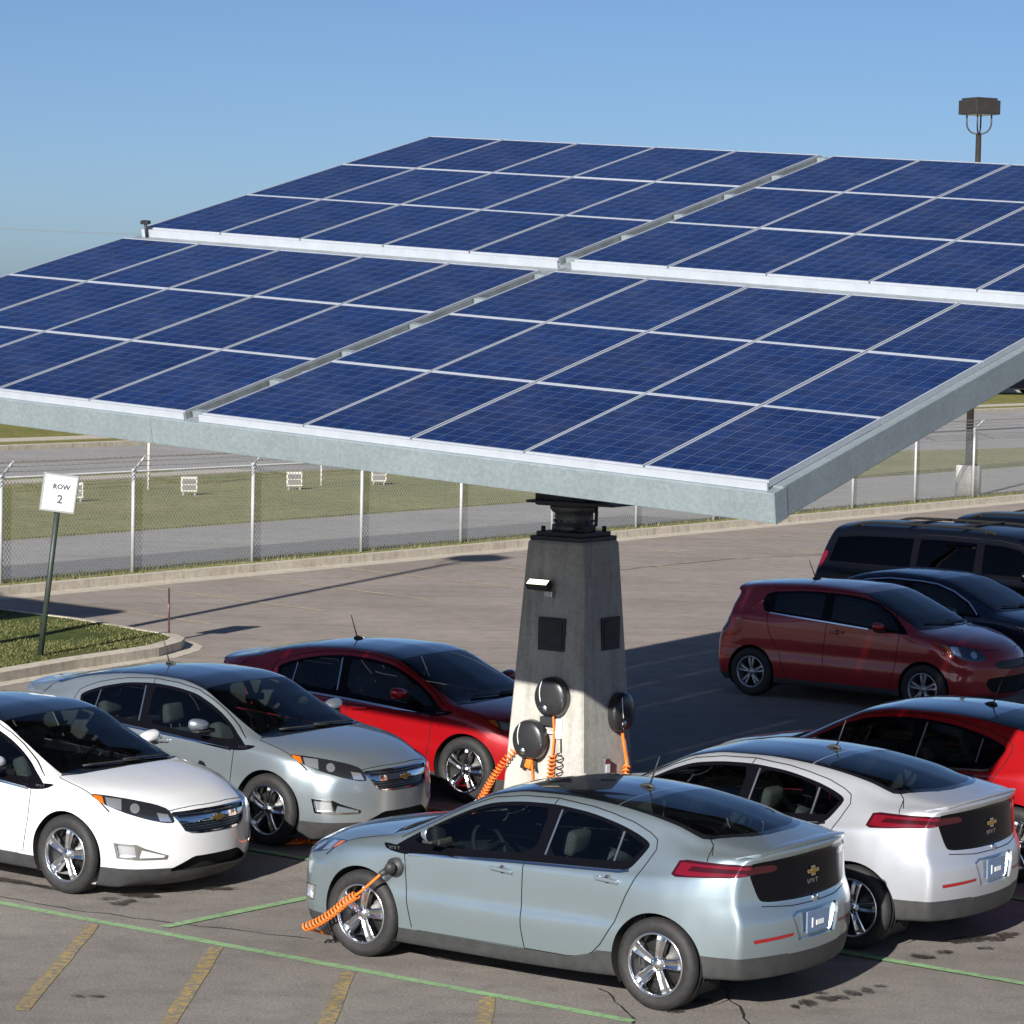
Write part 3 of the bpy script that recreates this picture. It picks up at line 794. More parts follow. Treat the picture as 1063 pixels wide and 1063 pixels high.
def build_hatchback():
    sh = Shell(hatch_spec, hatch_cuts())
    root = empty('parked_car')
    P = paint('car_paint_slot', (.5, .5, .5))
    p = sh.part
    body = p('body', 'body', P, root)
    for sd in 'LR': p('fog_paint', 'bumper_inlay', P, root, sd)
    for cx in (1.3425, -1.3425): wheel_house(sh, cx, .334, .372, root)
    p('clad', 'lower_cladding', M['clad_plastic'], root)
    p('gap', 'panel_gap', M['gap_dark'], root, offset=-0.004)
    p('hood', 'hood', P, root)
    p('cowl', 'cowl', M['black_plastic'], root, offset=-.006)
    p('windscreen', 'windscreen', M['screen_glass'], root, offset=-.002)
    p('roof', 'roof', M['roof_black'], root)
    hatch = p('rear_screen', 'hatch_glass_border', M['roof_black'], root)
    p('clear_screen', 'rear_window', M['window_glass'], root)
    for sd, s in (('L', 1), ('R', -1)):
        d = p('front_door', 'front_door', P, root, sd)
        p('front_glass', 'window', M['window_glass'], d, sd, offset=-.003)
        handle_part(sh, d, .018, .845, P, s)
        mirror_part(d, .585, .965, 1.055, P, s)
        d2 = p('rear_door', 'rear_door', P, root, sd)
        p('rear_glass', 'window', M['window_glass'], d2, sd, offset=-.003)
        p('quarter_glass', 'quarter_window', M['window_glass'], d2, sd, offset=-.003)
        handle_part(sh, d2, -.915, .892, P, s)
        p('dlo', 'window_frame', M['black_gloss'], root, sd)
        p('window_strip', 'window_bar', M['satin'], d2, sd, offset=.003)
        p('window_strip_b', 'window_bar', M['satin'], d2, sd, offset=.003)
        p('belt_chrome', 'belt_trim', M['chrome'], root, sd, offset=.004)
        ft = p('fender_trim', 'fender_badge', M['black_gloss'], root, sd, offset=.005, lip=.006)
        t = text_bm('VOLT', .042, .001)
        h, n = sh.hit((1.035, 1.5, .876), (0, -1, 0))
        if s > 0: R = Matrix.Translation((1.035, h.y+.008, .878)) @ Matrix.Rotation(math.pi, 4, 'Z') @ Matrix.Rotation(math.pi/2, 4, 'X')
        else: R = Matrix.Translation((1.035, -h.y-.008, .878)) @ Matrix.Rotation(math.pi/2, 4, 'X')
        bmesh.ops.transform(t, matrix=R, verts=t.verts[:])
        obj('lettering', t, M['satin'], ft)
        hl = p('headlight', 'headlight', M['lamp_housing'], root, sd, offset=.001)
        p('turn_lens', 'turn_signal', M['amber'], hl, sd, offset=.003)
        p('clear_lens', 'lens', M['lamp_clear'], hl, sd, offset=.003)
        p('projector', 'lens', M['lamp_clear'], hl, sd, offset=.003)
        p('clear_lens_b', 'lens', M['lamp_clear'], hl, sd, offset=.003)
        fs = p('fog_surround', 'fog_surround', M['chrome'], root, sd, offset=.004, lip=.01)
        p('fog_light', 'fog_light', M['lamp_clear'], fs, sd, recess=(-.02, -.02, 0))
        tl = p('tail_light', 'tail_light', M['lamp_dark_red'], root, sd, offset=.004, lip=.006)
        p('tail_red', 'lens', M['lamp_red'], tl, sd, offset=.006)
        p('rear_reflector', 'reflector', M['reflector_red'], root, sd, offset=.003)
    # front
    gf = p('grille_frame', 'grille', M['chrome'], root, offset=.004, lip=.01)
    mb, nt, b = new_mat('grille_slats')
    setp(b, (.30, .33, .38), .25, .9)
    w = node(nt, 'ShaderNodeTexWave', wave_type='BANDS', bands_direction='Z'); w.inputs['Scale'].default_value = 14
    tc = node(nt, 'ShaderNodeTexCoord'); nt.links.new(tc.outputs['Object'], w.inputs['Vector'])
    r = ramp(nt, w.outputs['Fac'], [(.25, (.03, .036, .05)), (.6, (.12, .14, .18))]); nt.links.new(r.outputs['Color'], b.inputs['Base Color'])
    bump(nt, b, w.outputs['Fac'], .6, .006)
    p('grille', 'grille_insert', mb, gf, recess=(-.012, 0, 0))
    p('grille_b', 'grille_insert', mb, gf, recess=(-.012, 0, 0))
    p('intake', 'lower_intake', M['gap_dark'], root, recess=(-.05, 0, 0))
    h, n = sh.hit((4, .0001, .652), (-1, 0, 0))
    e = badge(.085)
    bmesh.ops.transform(e, matrix=Matrix.Translation((h.x+.004, 0, .655)), verts=e.verts[:])
    obj('emblem', e, [M['gold'], M['chrome']], gf)
    # tail
    tp = p('tail_panel', 'tail_panel', M['black_gloss'], root, offset=.001)
    for sd in 'LR': p('panel_lamp', 'inner_lamp', M['lamp_dark_red'], tp, sd, offset=.003)
    h, n = sh.hit((-4, .0001, .985), (1, 0, 0))
    e = badge(.085)
    bmesh.ops.transform(e, matrix=Matrix.Translation((h.x-.004, 0, .985)) @ Matrix.Rotation(math.pi, 4, 'Z'), verts=e.verts[:])
    obj('emblem', e, [M['gold'], M['chrome']], tp)
    t = text_bm('VOLT', .06, .002)
    bmesh.ops.transform(t, matrix=Matrix.Translation((h.x-.006, -.005, .905)) @ Matrix.Rotation(-math.pi/2, 4, 'Z') @ Matrix.Rotation(math.pi/2, 4, 'X'), verts=t.verts[:])
    obj('lettering', t, M['chrome'], tp)
    pr = p('plate_recess', 'plate_recess', P, root, recess=(.028, 0, 0))
    h2, n = sh.hit((-4, .0001, .62), (1, 0, 0))
    pb = bmesh.new()
    add_box(pb, (h2.x+.004, -.155, .555), (h2.x+.018, .155, .712), bevel=.004)
    plate = obj('license_plate', pb, M['plate'], pr)
    tb = bmesh.new()
    add_box(tb, (h2.x+.0005, -.075, .60), (h2.x+.004, .03, .635)); add_box(tb, (h2.x+.0005, .075, .59), (h2.x+.004, .09, .66))
    obj('plate_mark', tb, M['white_mark'], plate)
    lk = bmesh.new()
    add_lathe(lk, [(0, -.014), (.028, -.010), (.034, 0), (.034, .02)], 20, 'Y')
    h3, n = sh.hit((-4, .0001, .79), (1, 0, 0))
    bmesh.ops.transform(lk, matrix=Matrix.Translation((h3.x-.004, 0, .79)) @ Matrix.Rotation(-math.pi/2, 4, 'Z'), verts=lk.verts[:])
    bmesh.ops.recalc_face_normals(lk, faces=lk.faces[:])
    obj('hatch_button', lk, M['chrome'], root, True)
    # tail lip spoiler
    sb = bmesh.new()
    prof = [(-1.93, 1.212), (-2.02, 1.208), (-2.115, 1.212), (-2.132, 1.204), (-2.125, 1.192), (-2.06, 1.168), (-1.99, 1.150)]
    ns = 28; rows = []
    for i in range(ns+1):
        y = -.70+1.40*i/ns
        bow = .21*(abs(y)/.85)**2.4
        fall = .055*(abs(y)/.70)**2.5
        end = sstep((abs(y)-.58)/.12)
        rows.append([sb.verts.new((-1.93+(x+1.93)*(1-.55*end)+bow*(1+.0*end), y, z-fall-(1.212-1.15)*.25*end)) for x, z in prof])
    for i in range(ns):
        for k in range(len(prof)-1):
            f = sb.faces.new((rows[i][k], rows[i+1][k], rows[i+1][k+1], rows[i][k+1])); f.smooth = k < 2 or k > 4
    sb.faces.new(rows[0]); sb.faces.new(rows[-1][::-1])
    bmesh.ops.recalc_face_normals(sb, faces=sb.faces[:])
    obj('tail_spoiler', sb, P, root)
    # wipers, roof aerial
    wb = bmesh.new()
    for y0, y1 in ((.25, -.42), (.62, .05)):
        pts = []
        for i in range(7):
            y = y0+(y1-y0)*i/6
            x = 1.19-.06*math.sin(i/6*math.pi*.5)-.08*(abs(y)/.7)**2
            hh, nn = sh.hit((x, y, 3), (0, 0, -1)); pts.append((x, y, hh.z+.014))
        add_tube(wb, pts, .009, 6)
    obj('wiper', wb, M['black_plastic'], root, True)
    hz, _ = sh.hit((-.69, .0001, 3), (0, 0, -1))
    antenna_part(root, -.69, hz.z, .08)
    for s in (1, -1):
        for x in (1.3425, -1.3425):
            make_wheel('wheel', .334, .232, .215, 'five', M['polished'], root, (x, s*.775, .334), s < 0)
    mb = bmesh.new(); hh, _ = sh.hit((.52, .0001, 3), (0, 0, -1)); add_box(mb, (.40, -.12, hh.z-.13), (.44, .12, hh.z-.06), bevel=.015); add_tube(mb, [(.44, 0, hh.z-.08), (.50, 0, hh.z-.012)], .012, 6)
    obj('rear_view_mirror', mb, M['black_plastic'], root, True)
    cabin(sh, root, -1.15, 1.0, .90, .76, [(.12, .37, .50), (.12, -.37, .50), (-.72, .36, .52), (-.72, -.36, .52)], (-.75, .30), .92, .37)
    return root
# ------------------------------------------------------------------ the other parked cars
def lines_from(X, zt, ym, zs, zb, yb, zr, yr, ze, ye, z0=.2, zsb=.2, zst=.3, zm=(.48, .62, .76)):
    f = lambda V: pchip(X[::-1], V[::-1]) if isinstance(V, (list, tuple)) else (lambda x: V)
    zt, ym, zs, zb, yb, zr, yr, ze, ye = map(f, (zt, ym, zs, zb, yb, zr, yr, ze, ye))
    K = sorted(X); L = []
    def mk(fy, fz): L.append([(x, fy(x), fz(x)) for x in K])
    mk(lambda x: 0, lambda x: z0); mk(lambda x: ym(x)*.8, lambda x: z0)
    mk(lambda x: ym(x)-.035, lambda x: zsb); mk(lambda x: ym(x)-.012, lambda x: zst)
    for i, q in enumerate(zm): mk(lambda x, i=i: ym(x)-(0, .016, .011)[i], lambda x, q=q: min(q, zst+(zs(x)-zst)*(q-zst)/(zm[-1]+.1-zst)))
    mk(lambda x: ym(x)-.022, zs); mk(yb, zb)
    mk(lambda x: (yb(x)+yr(x))/2+.012, lambda x: (zb(x)+zr(x))/2)
    mk(yr, zr); mk(ye, ze); mk(lambda x: ye(x)*.55, lambda x: ze(x)+(zt(x)-ze(x))*.72); mk(lambda x: 0, zt)
    return L
def build_plain(c):
    """hatchback, saloon or estate from a table of outlines"""
    sp = c['spec']; wb = c['wb']/2; R = c['R']; ar = c['arch']
    fcv = lambda P: [(S2*(x-y), z) for x, y, z in P]
    rcv = lambda P: [(S2*(x+y), z) for x, y, z in P]
    up = lambda m, n: n.z > .2 and m.z > .75
    cuts = []; A = cuts.append
    A(dict(name='clad', proj='side', poly=[(3, 0), (3, c['sill']), (-3, c['sill']), (-3, 0)], cond=lambda m, n: m.y > .4))
    A(dict(name='dlo', proj='side', poly=chaikin(c['dlo'], 1), cond=side_c))
    A(dict(name='front_door', proj='side', poly=c['fdoor'], cond=side_c, only=['body']))
    A(dict(name='rear_door', proj='side', poly=c['rdoor'], cond=side_c, only=['body']))
    so = ['body', 'front_door', 'rear_door']
    n = len(c['fdoor'])
    A(gap('side', c['fdoor'] + c['fdoor'][:1], .009, side_c, so)); A(gap('side', c['rdoor'] + c['rdoor'][:1], .009, side_c, so))
    for i, g in enumerate(c['side_glass']):
        A(dict(name='glass%d' % i, proj='side', poly=g, only=['dlo'], cond=side_c))
    A(dict(name='trim', proj='side', poly=strip(c['trim'], .016), cond=side_c))
    A(dict(name='hood', proj='top', poly=c['hood'], cond=up))
    A(gap('top', c['hood'][1:-1], .008, up))
    A(dict(name='cowl', proj='top', poly=c['cowl'], cond=up))
    A(dict(name='windscreen', proj='top', poly=c['windscreen'], cond=up))
    if c.get('rear_top'): A(dict(name='rear_window', proj='top', poly=c['rear_top'], cond=up))
    if c.get('rear_face'): A(dict(name='rear_window', proj='rear', poly=c['rear_face'], cond=lambda m, n: m.x < -1))
    fc_c = lambda m, n: m.x > .8 and m.y > .2
    A(dict(name='headlight', proj='fc', poly=chaikin(fcv(c['hl']), 1), cond=fc_c))
    for i, l in enumerate(c['lens']): A(dict(name='lens%d' % i, proj='fc', poly=fcv(l), cond=fc_c, only=['headlight']))
    A(dict(name='tail_light', proj='rc', poly=chaikin(rcv(c['tl']), 1), cond=lambda m, n: m.x < -1 and m.y > .3))
    A(dict(name='grille', proj='front', poly=chaikin(c['grille'], 1), cond=lambda m, n: m.x > 1))
    A(dict(name='intake', proj='front', poly=chaikin(c['intake'], 1), cond=lambda m, n: m.x > 1))
    for cx in (wb, -wb): A(dict(name='hole', proj='side', poly=circle(cx, R, ar, 48), cond=lambda m, n: m.y > .4))
    sh = Shell(sp, cuts)
    root = empty('parked_car'); P = c['paint']; p = sh.part
    p('body', 'body', P, root)
    for cx in (wb, -wb): wheel_house(sh, cx, R, ar, root)
    p('clad', 'lower_cladding', P if c.get('painted_sill') else M['clad_plastic'], root)
    p('gap', 'panel_gap', M['gap_dark'], root, offset=-.004)
    p('hood', 'hood', P, root); p('cowl', 'cowl', M['black_plastic'], root, offset=-.006)
    p('windscreen', 'windscreen', M['screen_glass'], root, offset=-.002)
    p('rear_window', 'rear_window', M['window_glass'], root, offset=-.002)
    g = p('grille', 'grille', M['black_plastic'], root, recess=(-.02, 0, 0)); p('intake', 'lower_intake', M['gap_dark'], root, recess=(-.03, 0, 0))
    for sd, s in (('L', 1), ('R', -1)):
        d1 = p('front_door', 'front_door', P, root, sd); d2 = p('rear_door', 'rear_door', P, root, sd)
        for i, q in enumerate(c['side_glass']): p('glass%d' % i, 'window', M[c.get('side_tint', 'window_glass')], d1 if i == 0 else d2, sd, offset=-.003)
        p('dlo', 'window_frame', M['black_gloss'], root, sd)
        p('trim', 'window_trim', M[c.get('trim_mat', 'chrome')], root, sd, offset=.004)
        handle_part(sh, d1, *c['h1'], c['handle_mat'], s)
        if c.get('h2'): handle_part(sh, d2, *c['h2'], c['handle_mat'], s)
        mirror_part(d1, *c['mirror'], P, s, c.get('mirror_sc', 1.0))
        hl = p('headlight', 'headlight', M['lamp_housing'], root, sd, offset=.001)
        for i, l in enumerate(c['lens']): p('lens%d' % i, 'turn_signal' if i == 0 else 'lens', M['amber'] if i == 0 else M['lamp_clear'], hl, sd, offset=.003)
        p('tail_light', 'tail_light', M['lamp_red'], root, sd, offset=.004, lip=.006)
        for x in (wb, -wb): make_wheel('wheel', R, c['rim'], .205, 'twin', M['alloy'], root, (x, s*c['track'], R), s < 0)
    cabin(sh, root, *c['cabin'])
    if c.get('antenna') is not None:
        hz, _ = sh.hit((c['antenna'], .0001, 3), (0, 0, -1)); antenna_part(root, c['antenna'], hz.z, .10)
    if c.get('rack'):
        x0, x1, y = c['rack']
        for s in (1, -1):
            b = bmesh.new(); pts = []
            for i in range(15):
                x = x0+(x1-x0)*i/14; hz, _ = sh.hit((x, y, 3), (0, 0, -1))
                pts.append((x, y*s, hz.z+.055*min(1, sstep(i/1.5), sstep((14-i)/1.5))))
            add_tube(b, pts, .02, 8)
            for i in (1, 7, 13): add_tube(b, [pts[i], (pts[i][0], pts[i][1], pts[i][2]-.06)], .022, 8)
            obj('roof_rail', b, M['gap_dark'], root, True)
        for t in (.25, .62):
            x = x0+(x1-x0)*t; hz, _ = sh.hit((x, y, 3), (0, 0, -1))
            b = bmesh.new(); add_box(b, (x-.035, -y, hz.z+.055), (x+.035, y, hz.z+.078), bevel=.008)
            obj('rack_crossbar', b, M['gap_dark'], root, True)
    # wiper
    b = bmesh.new()
    for y0, y1 in ((.25, -.42), (.62, .05)):
        pts = []
        for i in range(6):
            y = y0+(y1-y0)*i/5; x = c['wiper']-.08*(abs(y)/.7)**2-.05*i/5
            hz, _ = sh.hit((x, y, 3), (0, 0, -1)); pts.append((x, y, hz.z+.014))
        add_tube(b, pts, .009, 6)
    obj('wiper', b, M['black_plastic'], root, True)
    return root, sh
def mirrored_top(half): return half
def compact_car():
    X = [2.11, 1.9, 1.6, 1.35, 1.15, .9, .5, .25, 0, -.5, -1.0, -1.4, -1.6, -1.93]
    L = lines_from(X, [.80, .90, .975, 1.02, 1.05, 1.19, 1.375, 1.46, 1.50, 1.515, 1.495, 1.465, 1.45, 1.43],
      [.77, .825, .858, .870, .866, .850, .845, .845, .846, .850, .866, .874, .860, .82],
      [.68, .78, .85, .89, .905, .92, .94, .955, .965, .985, 1.01, 1.03, 1.03, 1.03],
      [.74, .84, .915, .95, .965, .98, 1.0, 1.015, 1.03, 1.06, 1.09, 1.11, 1.11, 1.11],
      [.71, .77, .80, .815, .82, .822, .82, .82, .82, .82, .81, .80, .78, .74],
      [.775, .875, .94, .985, 1.01, 1.11, 1.29, 1.39, 1.425, 1.44, 1.42, 1.385, 1.365, 1.34],
      [.60, .66, .69, .70, .71, .70, .67, .655, .65, .65, .645, .635, .62, .60],
      [.785, .885, .955, 1.0, 1.025, 1.15, 1.335, 1.425, 1.465, 1.482, 1.462, 1.43, 1.415, 1.39],
      [.50, .54, .56, .58, .59, .60, .59, .58, .575, .575, .57, .56, .55, .52], z0=.2, zsb=.19, zst=.29)
    sp = dict(lines=L, xf=2.11, xr=-1.93, rf=.09, rr=.06, ymax=.82, zc=.6, step=.035, sub=3,
      bowf=lambda y: .38*(abs(y)/.86)**2.4, bowr=lambda y: .16*(abs(y)/.85)**2.6,
      leanf=[(.15, -.08), (.3, 0), (.6, 0), (.7, -.03), (.8, -.07), (1.5, -.07)], leanr=[(.2, .06), (.35, 0), (.62, 0), (.80, .03), (.92, .11), (1.14, .18), (1.32, .25), (1.36, .20), (1.6, .20)],
      f0=1.2, r0=-1.2, lf0=1.6, lr0=-1.35)
    return dict(spec=sp, wb=2.525, R=.316, arch=.352, rim=.205, track=.755, sill=.275, painted_sill=False, paint=CAR['crimson'],
      dlo=[(1.03, .985), (.75, 1.19), (.5, 1.325), (.28, 1.385), (0, 1.405), (-.5, 1.412), (-1.0, 1.37), (-1.13, 1.335), (-1.16, 1.25), (-1.12, 1.12), (-1.0, 1.105), (-.1, 1.05), (.45, 1.012), (.95, .975)],
      fdoor=[(.90, .975), (.75, 1.22), (.5, 1.36), (.25, 1.425), (-.16, 1.44), (-.16, 1.0), (-.20, .6), (-.17, .27), (.72, .27), (.80, .35), (.86, .6)],
      rdoor=[(-.16, 1.44), (-.6, 1.44), (-1.0, 1.41), (-1.05, 1.1), (-1.0, .85), (-.85, .62), (-.78, .40), (-.70, .27), (-.17, .27), (-.20, .6), (-.16, 1.0)],
      side_glass=[[(.88, 1.02), (.7, 1.2), (.48, 1.31), (.28, 1.36), (0, 1.38), (-.12, 1.38), (-.10, 1.085), (.45, 1.04)], [(-.24, 1.09), (-.26, 1.385), (-.6, 1.385), (-.98, 1.35), (-.96, 1.13)]],
      trim=[(.45, 1.005), (-.1, 1.043), (-1.02, 1.10)],
      hood=[(1.20, -.1), (1.20, .1), (1.18, .35), (1.12, .60), (1.08, .70), (1.3, .74), (1.55, .74), (1.75, .62), (1.9, .45), (1.98, .2), (1.99, -.1)],
      cowl=[(1.20, -.1), (1.20, .1), (1.18, .35), (1.12, .60), (1.08, .70), (1.05, .69), (1.10, .58), (1.15, .35), (1.165, .1), (1.165, -.1)],
      windscreen=[(1.165, -.1), (1.165, .1), (1.15, .35), (1.10, .58), (1.05, .67), (.9, .655), (.5, .625), (.27, .60), (.31, .3), (.32, 0), (.32, -.1)],
      rear_face=[(-.1, 1.33), (.45, 1.32), (.52, 1.27), (.58, 1.10), (.45, 1.06), (-.1, 1.05)],
      hl=[(1.52, .86, .895), (1.72, .79, .885), (1.87, .67, .855), (1.95, .55, .81), (1.97, .50, .72), (1.90, .63, .695), (1.74, .79, .735), (1.60, .85, .82)],
      lens=[[(1.56, .85, .88), (1.62, .83, .876), (1.66, .83, .80), (1.60, .85, .825)], [(1.64, .825, .872), (1.74, .775, .866), (1.77, .77, .755), (1.69, .815, .78)], fcirc((1.865, .64), .775, .042)],
      tl=[(-1.62, .83, 1.0), (-1.78, .72, 1.0), (-1.80, .68, .82), (-1.68, .82, .82)],
      grille=[(-.1, .70), (.35, .70), (.42, .66), (.38, .60), (-.1, .58)], intake=[(-.1, .50), (.50, .50), (.55, .42), (.45, .30), (-.1, .28)],
      h1=(.0, .93), h2=None, handle_mat=CAR['crimson'], mirror=(.66, .94, 1.06), antenna=-.82, wiper=1.12,
      cabin=(-1.2, .95, 1.0, .74, [(.10, .35, .48), (.10, -.35, .48), (-.70, 0, 1.1)], (-1.1, .22), .88, .35))
def fcirc(xy, z, r):
    x, y = xy
    return [(x+r*S2*math.cos(2*math.pi*i/16), y-r*S2*math.cos(2*math.pi*i/16), z+r*math.sin(2*math.pi*i/16)) for i in range(16)]
def saloon_car():
    X = [2.3, 2.0, 1.7, 1.4, 1.2, .95, .6, .3, 0, -.5, -.9, -1.2, -1.5, -1.75, -2.0, -2.3]
    L = lines_from(X, [.80, .90, .965, 1.01, 1.04, 1.15, 1.31, 1.42, 1.465, 1.477, 1.44, 1.36, 1.22, 1.12, 1.095, 1.07],
      [.77, .84, .87, .885, .888, .885, .883, .883, .883, .883, .885, .888, .888, .873, .845, .80],
      [.68, .77, .84, .87, .885, .89, .90, .91, .92, .94, .96, .97, .98, .98, .96, .93],
      [.73, .83, .90, .93, .95, .955, .96, .97, .98, 1.0, 1.02, 1.03, 1.03, 1.03, 1.02, 1.0],
      [.70, .79, .82, .83, .835, .835, .835, .835, .835, .835, .83, .82, .80, .78, .76, .71],
      [.77, .87, .935, .975, 1.0, 1.08, 1.24, 1.345, 1.385, 1.395, 1.35, 1.26, 1.13, 1.07, 1.055, 1.03],
      [.60, .66, .69, .70, .71, .70, .67, .65, .64, .64, .645, .65, .68, .69, .68, .62],
      [.785, .885, .95, .99, 1.02, 1.12, 1.28, 1.39, 1.43, 1.445, 1.405, 1.32, 1.19, 1.10, 1.075, 1.05],
      [.5, .55, .56, .58, .6, .6, .585, .57, .565, .565, .57, .58, .60, .62, .6, .54], zst=.29, zsb=.19)
    sp = dict(lines=L, xf=2.3, xr=-2.3, rf=.09, rr=.06, ymax=.82, zc=.55, step=.045, sub=3,
      bowf=lambda y: .36*(abs(y)/.88)**2.4, bowr=lambda y: .2*(abs(y)/.85)**2.5,
      leanf=[(.15, -.08), (.3, 0), (.6, 0), (.75, -.05), (1.5, -.07)], leanr=[(.2, .08), (.4, 0), (.7, .02), (1.0, .09), (1.5, .09)], f0=1.3, r0=-1.3, lf0=1.8, lr0=-1.8)
    return dict(spec=sp, wb=2.685, R=.325, arch=.36, rim=.215, track=.775, sill=.235, painted_sill=True, paint=CAR['navy'],
      dlo=[(1.0, .965), (.75, 1.14), (.5, 1.265), (.25, 1.34), (0, 1.362), (-.5, 1.372), (-.85, 1.33), (-1.1, 1.245), (-1.3, 1.13), (-1.37, 1.06), (-1.2, 1.035), (-.5, 1.005), (.3, .972), (.95, .948)],
      fdoor=[(.90, .95), (.75, 1.175), (.5, 1.30), (.2, 1.375), (-.2, 1.395), (-.16, 1.0), (-.2, .6), (-.18, .28), (.75, .28), (.85, .5)],
      rdoor=[(-.2, 1.395), (-.5, 1.40), (-.9, 1.35), (-1.1, 1.28), (-1.25, 1.05), (-1.1, .8), (-.95, .55), (-.85, .36), (-.7, .28), (-.18, .28), (-.2, .6), (-.16, 1.0)],
      side_glass=[[(.88, .99), (.7, 1.13), (.48, 1.24), (.25, 1.31), (0, 1.335), (-.13, 1.34), (-.12, 1.01), (.4, .99)], [(-.24, 1.02), (-.25, 1.345), (-.5, 1.347), (-.84, 1.305), (-1.06, 1.23), (-1.22, 1.13), (-1.28, 1.06)]],
      trim=[(.93, .985), (.75, 1.135), (.5, 1.263), (.25, 1.34), (0, 1.364), (-.5, 1.374), (-.85, 1.335), (-1.1, 1.25), (-1.3, 1.13)],
      hood=[(1.25, -.1), (1.25, .1), (1.23, .35), (1.16, .62), (1.10, .71), (1.4, .76), (1.65, .76), (1.85, .66), (2.02, .48), (2.12, .2), (2.14, -.1)],
      cowl=[(1.25, -.1), (1.25, .1), (1.23, .35), (1.16, .62), (1.10, .71), (1.07, .69), (1.14, .6), (1.20, .35), (1.215, .1), (1.215, -.1)],
      windscreen=[(1.215, -.1), (1.215, .1), (1.20, .35), (1.14, .6), (1.07, .675), (.9, .655), (.5, .62), (.25, .60), (.31, .3), (.32, 0), (.32, -.1)],
      rear_top=[(-.85, -.1), (-.85, .3), (-.87, .56), (-1.2, .58), (-1.5, .61), (-1.62, .58), (-1.72, .3), (-1.74, -.1)],
      hl=[(1.62, .86, .88), (1.80, .79, .865), (1.98, .66, .83), (2.06, .56, .78), (2.08, .53, .70), (1.98, .68, .69), (1.80, .82, .73), (1.68, .86, .80)],
      lens=[[(1.65, .86, .866), (1.74, .82, .86), (1.76, .82, .79), (1.69, .86, .81)], fcirc((1.86, .76), .785, .055), fcirc((1.98, .64), .77, .05)],
      tl=[(-1.95, .83, .98), (-2.15, .72, .97), (-2.2, .62, .80), (-2.05, .80, .80)],
      grille=[(-.1, .74), (.38, .74), (.44, .70), (.36, .56), (-.1, .54)], intake=[(-.1, .44), (.50, .44), (.6, .36), (.5, .28), (-.1, .27)],
      h1=(.0, .86), h2=(-.95, .90), handle_mat=CAR['navy'], mirror=(.62, .96, 1.02), antenna=None, wiper=1.17,
      cabin=(-1.15, 1.0, .93, .76, [(.12, .37, .5), (.12, -.37, .5), (-.75, 0, 1.1)], (-.85, .25), .92, .37))
